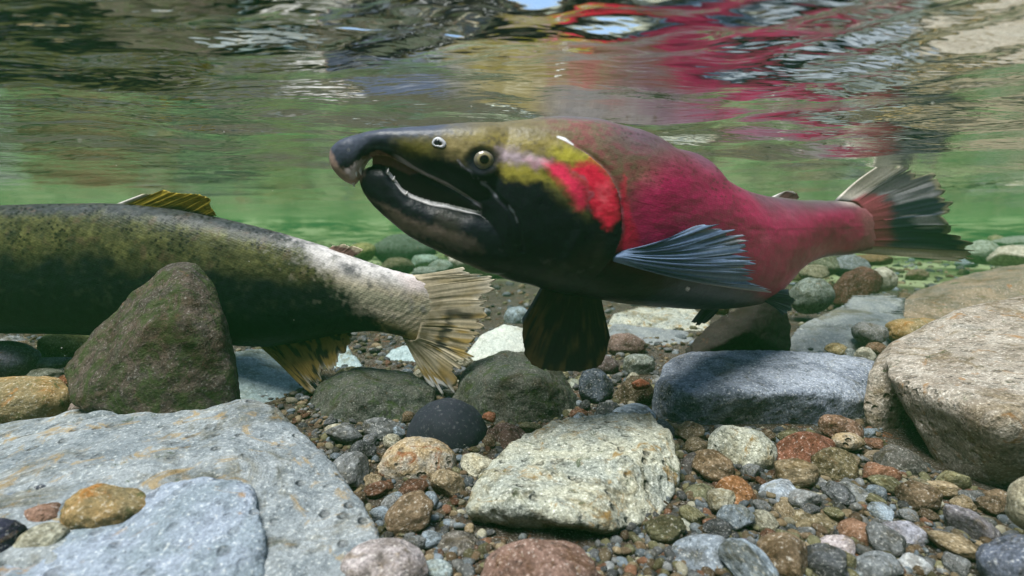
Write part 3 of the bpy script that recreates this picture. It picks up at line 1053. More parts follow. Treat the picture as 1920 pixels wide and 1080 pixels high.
    for side in (1, -1):
        Lb = surf(1152, 480, side)
        if side > 0:
            pb = [(1168, 468, Lb - 4), (1160, 474, Lb - 2), (1152, 481, Lb), (1150, 490, Lb - 4)]
            pt = [(1292, 430, Lb + 30), (1338, 415, Lb + 36), (1392, 430, Lb + 42), (1422, 458, Lb + 46), (1425, 488, Lb + 48), (1424, 508, Lb + 48), (1440, 534, Lb + 46), (1450, 551, Lb + 42)]
            fin(ch, 'pectoral_fin', pb, pt, 14, pec_c, M_fin, rt, rag=0.12, th=3, corr=1.3, seed=5, notch=0.13, root=6, bow=(0, 8, 10))
        else:
            def hang_c(u, t, ray, rng):
                q = np.stack([u * 26, t * 3, u * 0], 1)
                C = np.tile([0.13, 0.085, 0.045], (len(u), 1))
                C = mixc(C, (0.022, 0.022, 0.026), ss(-0.25, 0.4, fbm(q, 3, 6) + 0.5 * ss(0.05, 0.35, u) * (1 - ss(0.8, 1.0, t)) - 0.1))
                C = mixc(C, (0.022, 0.022, 0.024), 0.8 * (1 - ss(0.2, 0.6, t)))
                C = mixc(C, (0.12, 0.16, 0.25), 0.9 * (1 - ss(0.01, 0.05, u)))
                return C
            pb = [(1014, 538, -30), (1050, 546, -30), (1090, 552, -30), (1126, 556, -30)]
            pt = [(976, 598, -44), (981, 655, -48), (1004, 690, -50), (1060, 699, -50), (1122, 690, -48), (1145, 634, -44)]
            fin(ch, 'pectoral_fin', pb, pt, 13, hang_c, M_fin, rt, rag=0.03, th=4, jit=1.0, corr=0.5, seed=6, notch=0.02)

    def dk_c(u, t, ray, rng):
        C = np.tile([0.05, 0.065, 0.095], (len(u), 1))
        return mixc(C, (0.25, 0.30, 0.38), 0.7 * (1 - ss(0.0, 0.3, ray)) * ss(0.2, 0.6, t))

    fin(ch, 'pelvic_fin', [(1412, 548, 34), (1420, 556, 34), (1426, 562, 32)], [(1478, 545, 52), (1492, 564, 56), (1488, 582, 54), (1470, 588, 50)], 8, dk_c, M_fin, rt, rag=0.06, th=4, seed=7, corr=1.4)
    fin(ch, 'pelvic_fin', [(1322, 574, -26), (1336, 576, -26), (1350, 576, -26)], [(1298, 604, -34), (1306, 612, -36), (1318, 606, -36)], 7, dk_c, M_fin, rt, rag=0.04, th=4, seed=8, corr=1.2)

    def adi_c(u, t, ray, rng):
        C = np.tile([0.26, 0.12, 0.12], (len(u), 1))
        return mixc(C, (0.75, 0.70, 0.66), np.maximum(1 - ss(0.08, 0.2, u), ss(0.75, 0.9, t) * (1 - ss(0.5, 0.8, u))))
    fin(ch, 'adipose_fin', [(1447, 370, 0), (1470, 375, 0), (1486, 377, 0)], [(1472, 357, 2), (1490, 358, 3), (1499, 368, 3)], 5, adi_c, M_fin, rt, rag=0.02, th=7, seed=9, corr=0.5, notch=0)

    def dor_c(u, t, ray, rng):
        return np.tile([0.13, 0.12, 0.14], (len(u), 1)) * (1 - 0.4 * ss(0.4, 1, ray))[:, None]
    fin(ch, 'dorsal_fin', [(1178, 254, -20), (1215, 264, -22), (1258, 282, -22)], [(1226, 262, -34), (1262, 276, -40), (1304, 302, -38)], 10, dor_c, M_fin, rt, rag=0.04, th=5, seed=10, corr=1.0)
    return rt


def build_left_fish(M_skin, M_fin, M_eye):
    ch = Chart([-480, -160, 100, 400, 700, 850, 960], [.47, .462, .455, .445, .432, .426, .420])
    st = np.array([(-470, 496, 522, 5), (-455, 480, 536, 18), (-420, 463, 552, 32), (-350, 434, 578, 48), (-250, 406, 602, 60), (-160, 391, 616, 66), (0, 385, 624, 70), (100, 382, 625, 72),
                   (190, 381, 628, 72), (250, 384, 632, 71), (340, 394, 639, 69), (430, 413, 646, 64), (500, 430, 649, 57), (570, 450, 640, 49), (640, 473, 626, 40), (700, 495, 621, 33),
                   (745, 509, 628, 26), (785, 518, 639, 17), (812, 526, 637, 9), (834, 542, 622, 3)], float)
    me = remesh(join_lofts([loft(st, 80, 5, 0.92)]), 2.3, 4, 0.5)
    V = verts_of(me)
    X, Y, L = V.T
    q = V
    yt, yb = pchip(st[:, 0], st[:, 1], X), pchip(st[:, 0], st[:, 2], X)
    h = (Y - yt) / (yb - yt + 1e-6)
    X0, Y0 = X, Y
    X, Y = proj(ch.warp(np.stack([X, Y, np.abs(L)], 1)))
    n_b, n_m, n_f = fbm(q / 60, 4, 31), fbm(q / 22, 4, 32, 0.6), fbm(q / 7, 3, 33)
    C = np.tile([0.010, 0.014, 0.016], (len(V), 1))
    ol = 1 - ss(0.28, 0.50, h + 0.14 * n_b + 0.10 * n_m)
    C = mixc(C, (0.13, 0.132, 0.048), ol * (0.6 + 0.5 * ss(-0.3, 0.5, n_m)))
    C = mixc(C, (0.060, 0.064, 0.080), 0.8 * (1 - ss(0.04, 0.13, h + 0.04 * n_m)))
    C = mixc(C, (0.13, 0.085, 0.055), 0.5 * ol * ss(0.15, 0.6, fbm(q / 16, 3, 36)))
    C = mixc(C, (0.045, 0.055, 0.035), 0.6 * ss(0.1, 0.6, fbm(q / 13, 3, 37)) * (1 - ss(0.6, 0.9, h)))
    C = C * (1 + 0.85 * fbm(q / 8, 3, 41, 0.75))[:, None]
    sp = worley(np.stack([X / 11, Y / 9 + np.sign(L) * 40], 1), 15)
    C = mixc(C, (0.006, 0.006, 0.006), 0.95 * ss(-0.7, 0.1, n_f) * (1 - ss(0.16, 0.38, sp + 0.10 * n_f)) * (1 - ss(0.30, 0.50, h)) * ss(-0.35, 0.1, fbm(q / 35, 2, 38)))
    sp2 = worley(np.stack([X / 7, Y / 7 + np.sign(L) * 40], 1), 19)
    C = mixc(C, (0.22, 0.22, 0.27), 0.7 * (1 - ss(0.10, 0.22, sp2)) * (1 - ss(0.10, 0.25, h)) * ss(380, 560, X) * ss(-0.2, 0.3, n_m))
    # worn pale skin round the tail root
    edge = pchip([430, 470, 505, 540, 570, 600, 640], [556, 572, 600, 640, 672, 700, 740], Y) + 30 * n_m + 24 * n_b + 22 * n_f
    w = ss(-34, 40, X - edge + 16 * fbm(q / 4, 2, 44))
    w = np.maximum(w, 0.55 * ss(0.25, 0.6, fbm(q / 10, 3, 45)) * ss(-130, 10, X - edge) * (1 - ss(0.5, 0.8, h)))
    C = C * 0.62
    cream = np.tile([0.42, 0.37, 0.27], (len(V), 1))
    cream = mixc(cream, (0.50, 0.475, 0.455), 1 - ss(0.1, 0.34, h + 0.06 * n_m))
    cream = mixc(cream, (0.30, 0.29, 0.20), 0.75 * (1 - ss(0.05, 0.17, np.abs(h - 0.47 - 0.10 * n_b - 0.06 * n_m))) * (1 - ss(790, 830, X)))
    cream = mixc(cream, (0.42, 0.31, 0.12), 0.85 * ss(0.70, 0.92, h + 0.12 * n_m))
    cream = mixc(cream, (0.50, 0.40, 0.22), 0.6 * ss(740, 810, X) * ss(-0.2, 0.4, n_b + 0.3 * (h - .3)))
    cream = mixc(cream, (0.20, 0.19, 0.18), 0.7 * ss(0.15, 0.6, n_m))
    cream = mixc(cream, (0.10, 0.10, 0.09), 0.6 * ss(0.25, 0.6, fbm(q / 6, 3, 46)) * (1 - ss(700, 800, X)))
    cream = mixc(cream, (0.66, 0.55, 0.54), 0.6 * polymask(X + 10 * n_m, Y + 10 * n_m, [(740, 508), (800, 516), (815, 545), (770, 548)], 12))
    C = mixc(C, cream, w)
    C = mixc(C, (0.04, 0.035, 0.03), 0.95 * polymask(X + 6 * n_m, Y + 5 * n_m, [(722, 612), (760, 618), (762, 630), (730, 628)], 5))
    C = mixc(C, (0.05, 0.05, 0.055), 0.85 * polymask(X + 10 * n_f, Y + 10 * n_m, [(640, 488), (672, 500), (670, 518), (645, 512)], 8))
    C = C * (1 + 0.2 * n_f)[:, None]
    Nn = normals_of(me)
    d = 0.9 * n_m * (1 - ss(770, 830, X)) + 0.5 * n_f * (0.4 + w) + 0.22 * np.sin(2 * np.pi * (X * 0.55 + Y * 0.9 + 5 * n_m) / 9) * w * (h > 0.3)
    V2 = V + Nn * d[:, None]
    set_verts(me, ch.warp(V2))
    flip(me)
    set_col(me, C)
    set_chart(me, np.stack([X0 / 5.2 + Y0 / 9, Y0 / 4.2 - X0 / 11, L * 0], 1))
    rt = bpy.data.objects.new('salmon', None)
    COL.objects.link(rt)
    rt.empty_display_size = 0.05
    rt.location = P(300, 640, float(ch.d(300)))
    tag(rt, 'dark olive spotted salmon with whitish worn tail, facing left out of frame', 'salmon')
    obj('body', me, M_skin, rt)

    def dor_c(u, t, ray, rng):
        q = np.stack([u * 20, t * 5, u * 0], 1)
        C = np.tile([0.55, 0.42, 0.06], (len(u), 1))
        C = mixc(C, (0.16, 0.12, 0.03), ss(0.0, 0.5, fbm(q, 3, 4)) * 0.7)
        C = mixc(C, (0.05, 0.045, 0.04), 0.9 * (1 - ss(0.1, 0.35, t)) * ss(0.3, 0.5, u))
        return mixc(C, (0.75, 0.72, 0.66), (1 - ss(0.03, 0.10, u)) * (1 - ss(0.8, 1.0, t) * 0.4))
    fin(ch, 'dorsal_fin', [(222, 382, 0), (262, 386, 0), (300, 391, 0), (340, 396, 0), (372, 401, 0), (396, 406, 0)],
        [(268, 365, 6), (318, 361, 10), (368, 361, 12), (393, 369, 12), (396, 386, 10), (407, 405, 4)], 13, dor_c, M_fin, rt, rag=0.05, th=7, corr=1.8, seed=11, notch=0.05)

    def adi_c(u, t, ray, rng):
        C = np.tile([0.22, 0.13, 0.11], (len(u), 1))
        return mixc(C, (0.72, 0.62, 0.46), ss(0.55, 0.8, t))
    fin(ch, 'adipose_fin', [(616, 466, 0), (640, 475, 0), (660, 483, 0)], [(622, 459, 2), (655, 459, 4), (684, 470, 4)], 6, adi_c, M_fin, rt, rag=0.08, th=7, corr=0.5, seed=12, notch=0.06)

    def anal_c(u, t, ray, rng):
        q = np.stack([u * 24, t * 4, u * 0], 1)
        C = np.tile([0.36, 0.25, 0.075], (len(u), 1))
        C = mixc(C, (0.035, 0.032, 0.028), 0.95 * ss(-0.15, 0.35, fbm(q, 2, 5) + 0.25 * (0.5 - t)))
        C = mixc(C, (0.60, 0.55, 0.44), 0.8 * ss(0.82, 0.97, t) * ss(-0.2, 0.3, fbm(q, 2, 6)))
        return mixc(C, (0.34, 0.24, 0.06), 0.8 * (1 - ss(0.03, 0.12, u)))
    fin(ch, 'anal_fin', [(488, 648, 0), (528, 645, 0), (568, 638, 0), (610, 630, 0), (650, 622, 0)],
        [(580, 738, 8), (606, 744, 10), (606, 716, 12), (628, 692, 12), (668, 632, 8)], 16, anal_c, M_fin, rt, rag=0.26, th=6, corr=1.0, seed=13, notch=0.16)

    def tail_c(u, t, ray, rng):
        q = np.stack([u * 34, t * 2.5, u * 0], 1)
        C = np.tile([0.62, 0.54, 0.38], (len(u), 1))
        C = mixc(C, (0.50, 0.40, 0.22), 0.7 * ss(-0.1, 0.5, fbm(q, 2, 7)))
        mid = ss(0.34, 0.42, u) * (1 - ss(0.72, 0.80, u))
        C = mixc(C, (0.42, 0.28, 0.06), 0.8 * mid * ss(-0.1, 0.3, fbm(q, 2, 9)))
        C = mixc(C, (0.03, 0.028, 0.03), 0.95 * mid * ss(0.36, 0.42, t) * ss(0.02, 0.30, fbm(q + 9, 2, 8) + 0.7 * (0.62 - t)) * (1 - ss(0.7, 0.95, t)))
        C = mixc(C, (0.055, 0.05, 0.045), 0.8 * mid * ss(0.33, 0.38, t + 0.06 * fbm(q, 2, 17)) * (1 - ss(0.44, 0.56, t)))
        C = mixc(C, mixc(np.tile([0.50, 0.43, 0.30], (len(u), 1)), (0.30, 0.25, 0.15), ss(-0.1, 0.5, fbm(q * np.array([.5, 3, 1]), 3, 16))), 0.9 * (1 - ss(0.26, 0.40, t)))
        C = mixc(C, (0.45, 0.30, 0.08), 0.8 * ss(0.78, 0.84, u) * ss(0.55, 0.7, t))
        C = mixc(C, (0.82, 0.82, 0.78), 0.95 * ss(0.83, 0.87, u) * ss(0.80, 0.84, t))
        C = mixc(C, (0.72, 0.66, 0.52), 0.8 * ss(0.75, 0.95, t) * (1 - mid) * (u < 0.5))
        return C * (1 - 0.25 * ray * ss(0.1, 0.5, t))[:, None]
    fin(ch, 'tail_fin', [(768, 516, 0), (783, 523, 0), (790, 543, 0), (792, 572, 0), (792, 602, 0), (788, 620, 0), (784, 632, 0), (778, 636, 0), (768, 636, 0), (754, 629, 0)],
        [(874, 505, 4), (908, 511, 8), (938, 524, 12), (922, 562, 14), (912, 606, 14), (902, 648, 14), (884, 678, 12), (866, 694, 12), (852, 748, 8), (806, 726, 4)],
        34, tail_c, M_fin, rt, rag=0.22, th=3, root=14.5, corr=0.35, seed=14, notch=0.07, wav=2)
    for side in (1, -1):
        Lb = 52 * side
        fin(ch, 'pectoral_fin', [(-225, 585, Lb), (-220, 592, Lb), (-212, 598, Lb)], [(-110, 590, Lb + 40 * side), (-90, 625, Lb + 46 * side), (-130, 640, Lb + 40 * side)], 8,
            lambda u, t, ray, rng: np.tile([0.09, 0.08, 0.05], (len(u), 1)), M_fin, rt, th=5, seed=15, fit=False)
        ball('eye', ch, (-410, 492, 33 * side), 13, M_eye, rt, lambda v: mixc(np.tile([0.30, 0.27, 0.18], (len(v), 1)), (0.004, 0.004, 0.005), 1 - ss(0.42, 0.5, np.hypot(v[:, 0], v[:, 1]))), 0.6)
    return rt


# ------------------------------------------------------------------ build: setting
build_water()
build_bed()

M = dict(
    tan=rock_mat('tan_granite', (0.37, 0.33, 0.275), (0.26, 0.22, 0.175), (0.27, 0.15, 0.06), 0.45, 1.1, 0.9, 1.5, pit=0.5, algae=0.14),
    blue=rock_mat('bluegrey_andesite', (0.27, 0.30, 0.35), (0.15, 0.17, 0.21), speck=1.3, scale=0.9, bump=1.4, pit=0.3),
    pale=rock_mat('pale_pitted_stone', (0.42, 0.42, 0.33), (0.30, 0.32, 0.28), (0.26, 0.16, 0.045), 0.60, 1.3, 0.9, 1.6, pit=0.6, algae=0.16),
    slab=rock_mat('pale_slab', (0.275, 0.30, 0.31), (0.175, 0.20, 0.215), (0.30, 0.22, 0.11), 0.62, 0.75, 0.8, 1.6, pit=0.6, algae=0.08),
    front=rock_mat('bluish_slab', (0.26, 0.30, 0.36), (0.19, 0.23, 0.26), (0.27, 0.18, 0.10), 0.35, 0.75, 0.8, 1.3, pit=0.5),
    cone=rock_mat('brown_algae_stone', (0.098, 0.074, 0.058), (0.060, 0.050, 0.042), (0.13, 0.08, 0.05), 0.3, 0.9, 0.9, 1.5, algae=0.75, light=(0.33, 0.33, 0.30)),
    moss=rock_mat('dark_mossy_stone', (0.085, 0.085, 0.070), (0.055, 0.062, 0.050), (0.10, 0.075, 0.045), 0.3, 1.0, 1.1, 1.7, algae=0.5, light=(0.33, 0.34, 0.30)),
    black=rock_mat('smooth_black_stone', (0.024, 0.027, 0.036), (0.032, 0.034, 0.044), speck=0.15, scale=0.7, bump=0.35, rough=0.7, film=0.2),
    ochre=rock_mat('ochre_stone', (0.30, 0.20, 0.085), (0.20, 0.16, 0.085), (0.30, 0.13, 0.03), 0.5, 0.8, 0.8, 1.3, algae=0.35),
    spot=rock_mat('spotted_stone', (0.40, 0.30, 0.17), (0.34, 0.32, 0.27), (0.22, 0.075, 0.025), 0.65, 1.0, 1.2, 1.4, pit=1.0),
    wedge=rock_mat('pale_teal_stone', (0.31, 0.39, 0.39), (0.23, 0.30, 0.30), (0.14, 0.14, 0.09), 0.4, 0.7, 0.6, 1.0),
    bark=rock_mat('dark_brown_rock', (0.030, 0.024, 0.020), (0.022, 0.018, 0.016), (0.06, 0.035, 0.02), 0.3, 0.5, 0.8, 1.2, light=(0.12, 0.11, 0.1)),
    flag=rock_mat('grey_flagstone', (0.20, 0.215, 0.205), (0.15, 0.165, 0.17), (0.18, 0.13, 0.07), 0.15, 0.5, 0.6, 0.8),
    brownslab=rock_mat('brown_slab', (0.22, 0.17, 0.115), (0.14, 0.12, 0.09), (0.28, 0.11, 0.03), 0.3, 0.7, 0.6, 1.1, algae=0.25),
    stone=rock_mat('river_stone', (0.3, 0.3, 0.3), (0.48, 0.46, 0.43), (0.16, 0.10, 0.05), 0.22, 1.2, 1.0, 1.2, tint=True, pit=0.25),
    smooth=rock_mat('smooth_pebble', (0.3, 0.3, 0.3), (0.58, 0.55, 0.52), (0.16, 0.11, 0.06), 0.25, speck=1.15, scale=1.1, bump=1.0, tint=True, rough=0.75),
    grit=rock_mat('gravel', (0.3, 0.3, 0.3), (0.7, 0.66, 0.62), speck=0.5, scale=1.3, bump=0.6, attr=True),
)

# ------------------------------------------------------------------ build: large rocks
hull_rock('boulder', 'huge tan boulder with pale speckled top at right edge of the frame', 'boulder', [
    [(1668, 636, .405), (1760, 602, .43), (1850, 575, .45), (1935, 556, .46), (2150, 556, .46), (1652, 700, .345), (1722, 740, .315), (1800, 755, .288), (1870, 800, .268), (1890, 880, .272), (1940, 785, .260), (2180, 800, .252),
     (1735, 805, .322), (1765, 880, .308), (1806, 930, .296), (1935, 950, .286), (2190, 945, .29), (1830, 720, .55), (2150, 720, .55), (1720, 720, .46)],
    [(1648, 650, .405), (1628, 690, .375), (1617, 770, .365), (1632, 832, .36), (1700, 690, .365), (1716, 815, .368), (1720, 640, .42), (1760, 840, .40)]],
    M['tan'], 45, 0.0055, 11, 0.0023)
hull_rock('rock', 'long blue-grey rock with flat speckled top lying left of the tan boulder', 'rock', [
    [(1247, 684, .455), (1292, 663, .475), (1420, 660, .49), (1560, 668, .48), (1650, 682, .46), (1232, 716, .41), (1300, 738, .370), (1430, 722, .375), (1520, 736, .366), (1636, 752, .392),
     (1226, 790, .40), (1280, 838, .388), (1400, 858, .382), (1560, 858, .382), (1636, 840, .405), (1250, 790, .5), (1650, 780, .5)]],
    M['blue'], 12, 0.0046, 12, 0.0021)
hull_rock('rock', 'pale pitted cream rock with ochre hollows in the middle foreground', 'rock', [
    [(983, 813, .318), (1070, 786, .335), (1150, 770, .342), (1222, 771, .336), (1254, 804, .312), (928, 852, .29), (903, 884, .275), (892, 936, .256), (1271, 860, .292), (1272, 912, .277),
     (880, 956, .241), (950, 944, .234), (1080, 972, .227), (1150, 994, .228), (1218, 980, .243), (1264, 940, .262), (886, 1000, .268), (1000, 1024, .268), (1135, 1030, .262), (1230, 1000, .27), (1000, 900, .36), (1230, 900, .36)]],
    M['pale'], 7, 0.0044, 13, 0.0014, facet=0.0015)
hull_rock('slab', 'large pale grey slab with a crack across its top, left foreground', 'rock', [
    [(-150, 862, 0.302), (60, 802, 0.311), (150, 779, 0.316), (290, 764, 0.320), (430, 753, 0.325), (502, 757, 0.322), (150, 870, .25), (400, 848, .256), (555, 895, .250), (625, 960, .232), (550, 796, 0.302), (610, 850, 0.275), (668, 925, 0.243), (708, 985, 0.220), (716, 1100, 0.192),
     (-200, 1010, 0.192), (300, 1130, 0.172), (600, 1210, 0.163), (0, 900, 0.412), (420, 800, 0.421)],
    [(-150, 846, 0.316), (40, 800, 0.320), (150, 770, 0.329), (300, 760, 0.334), (330, 772, 0.329), (150, 812, 0.302), (20, 842, 0.295), (-150, 885, 0.284), (0, 880, 0.366), (250, 810, 0.366)]],
    M['slab'], 30, 0.0055, 14, 0.0016, cracks=[([(-60, 872, .285), (60, 850, .297), (160, 822, .304), (240, 802, .309), (320, 786, .314)], 0.0016, 0.0045)])
hull_rock('slab', 'blurred blue-grey slab at the bottom left corner lying on the cracked slab', 'rock', [
    [(-100, 1125, .17), (60, 1042, .188), (130, 1003, .2), (220, 953, .214), (310, 914, .225), (390, 902, .229), (470, 914, .226), (497, 990, .203), (502, 1110, .18), (300, 1230, .15), (0, 1230, .15), (350, 1000, .26)]],
    M['front'], 18, 0.0028, 15, 0.0015)
hull_rock('rock', 'tall brown cone-shaped algae-covered rock standing in front of the dark salmon', 'rock', [
    [(322, 497, 0.374), (350, 494, 0.376), (372, 500, 0.372), (345, 512, 0.350), (294, 516, 0.367), (248, 556, 0.367), (400, 536, 0.368), (182, 622, 0.365), (417, 592, 0.365), (430, 650, 0.367), (120, 690, 0.357),
     (444, 722, 0.362), (140, 765, 0.317), (300, 790, 0.307), (446, 780, 0.322), (300, 700, 0.402), (420, 700, 0.402), (160, 700, 0.390), (345, 610, 0.319), (230, 660, 0.322), (410, 640, 0.330)]],
    M['cone'], 22, 0.0036, 16, 0.0017, facet=0.001)
hull_rock('rock', 'dark mossy round-topped rock directly under the worn salmon tail', 'rock', [
    [(862, 712, .43), (890, 675, .45), (940, 660, .455), (1000, 664, .455), (1050, 692, .45), (1082, 745, .43), (1080, 800, .42), (850, 760, .415), (870, 815, .38), (960, 830, .37), (1060, 830, .38), (930, 712, .385), (1010, 715, .385), (960, 760, .52)]],
    M['moss'], 9, 0.0042, 17, 0.0016)
hull_rock('rock', 'dark grey-green mossy rock left of the smooth black stone', 'rock', [
    [(575, 770, .42), (600, 725, .43), (640, 700, .44), (700, 690, .445), (770, 700, .44), (815, 728, .43), (825, 790, .41), (560, 810, .39), (620, 835, .37), (740, 840, .365), (815, 830, .38), (680, 735, .38), (700, 770, .52)]],
    M['moss'], 8, 0.0048, 18, 0.0017, facet=0.003)
hull_rock('rock', 'pale bluish wedge rock leaning beside the tall brown rock', 'rock', [
    [(440, 660, .50), (490, 655, .50), (505, 668, .50), (560, 715, .47), (600, 762, .44), (540, 790, .41), (440, 775, .40), (430, 700, .45), (480, 720, .60)]],
    M['wedge'], 4, 0.0036, 19, 0.0016, strata=0.0016)
hull_rock('rock', 'pale grey-green rock behind the ragged anal fin of the dark salmon', 'rock', [
    [(500, 690, .56), (560, 652, .57), (640, 640, .58), (660, 660, .57), (690, 700, .53), (680, 730, .50), (560, 750, .49), (510, 730, .50), (600, 690, .66)]],
    M['wedge'], 5, 0.0050, 20, 0.0018)
hull_rock('rock', 'pale blue block between the mossy rock and the worn tail', 'rock', [
    [(708, 690, .56), (735, 655, .58), (760, 648, .585), (800, 660, .57), (820, 700, .55), (810, 730, .53), (720, 730, .53), (760, 700, .66)]],
    M['wedge'], 4, 0.0022, 21, 0.0014)
hull_rock('rock', 'pale cream block behind the worn tail, left of the hanging fin', 'rock', [
    [(862, 680, .56), (905, 628, .585), (945, 608, .60), (985, 618, .60), (1010, 650, .58), (1010, 700, .55), (860, 705, .54), (930, 665, .54), (950, 660, .70)]],
    rock_mat('cream_block', (0.47, 0.49, 0.42), (0.38, 0.41, 0.36), speck=0.6, scale=0.7, bump=0.9), 4, 0.0024, 22, 0.0016)
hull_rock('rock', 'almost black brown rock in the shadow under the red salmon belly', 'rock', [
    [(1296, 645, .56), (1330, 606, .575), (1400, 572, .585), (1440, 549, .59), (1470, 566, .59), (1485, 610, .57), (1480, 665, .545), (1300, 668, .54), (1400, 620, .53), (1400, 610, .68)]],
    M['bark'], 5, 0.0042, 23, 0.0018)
hull_rock('flagstone', 'flat grey flagstone with a straight crack, right of the dark brown rock', 'rock', [
    [(1475, 640, .62), (1500, 612, .66), (1588, 570, .76), (1690, 580, .76), (1700, 610, .70), (1665, 655, .61), (1500, 668, .595), (1480, 662, .60), (1640, 640, .61), (1600, 640, .8)]],
    M['flag'], 3, 0.0026, 24, 0.0022, strata=0.0022, cracks=[([(1500, 606, .655), (1560, 603, .66), (1640, 601, .665)], 0.002, 0.005)])
hull_rock('flagstone', 'small smooth grey flagstone lying on top of the cracked flagstone', 'rock', [
    [(1582, 573, .74), (1600, 553, .79), (1660, 549, .80), (1700, 560, .77), (1696, 590, .72), (1600, 592, .72)]],
    M['flag'], 5, 0.0016, 25, 0.0018)
hull_rock('slab', 'long brown slab with dark shaded front face at right behind the tan boulder', 'rock', [
    [(1676, 575, .80), (1720, 545, .88), (1830, 512, .95), (1940, 490, 1.0), (2150, 480, 1.0), (1690, 607, .765), (1800, 600, .74), (1950, 570, .74), (2150, 570, .74), (1720, 560, .80), (1850, 540, .80), (1960, 520, .80), (1750, 575, 1.2), (2150, 570, 1.2)]],
    M['brownslab'], 4, 0.0055, 26, 0.0036)
hull_rock('rock', 'pale speckled rock with dark pits behind the salmon belly', 'rock', [
    [(1128, 640, .72), (1150, 592, .80), (1200, 578, .84), (1300, 578, .84), (1330, 600, .78), (1330, 645, .70), (1140, 650, .69), (1250, 640, .9)]],
    M['pale'], 5, 0.0052, 27, 0.0024)
hull_rock('slab', 'flat grey-olive slab under the pale pitted rock behind the belly', 'rock', [
    [(1138, 622, .69), (1150, 607, .72), (1210, 613, .71), (1290, 623, .70), (1302, 640, .67), (1290, 656, .63), (1180, 652, .63), (1142, 645, .64), (1220, 640, .75)]],
    M['flag'], 4, 0.0022, 28, 0.0016)
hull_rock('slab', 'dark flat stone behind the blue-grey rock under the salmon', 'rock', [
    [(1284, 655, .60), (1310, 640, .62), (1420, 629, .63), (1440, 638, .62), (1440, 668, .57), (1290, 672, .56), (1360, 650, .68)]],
    M['bark'], 4, 0.0018, 29, 0.0014)

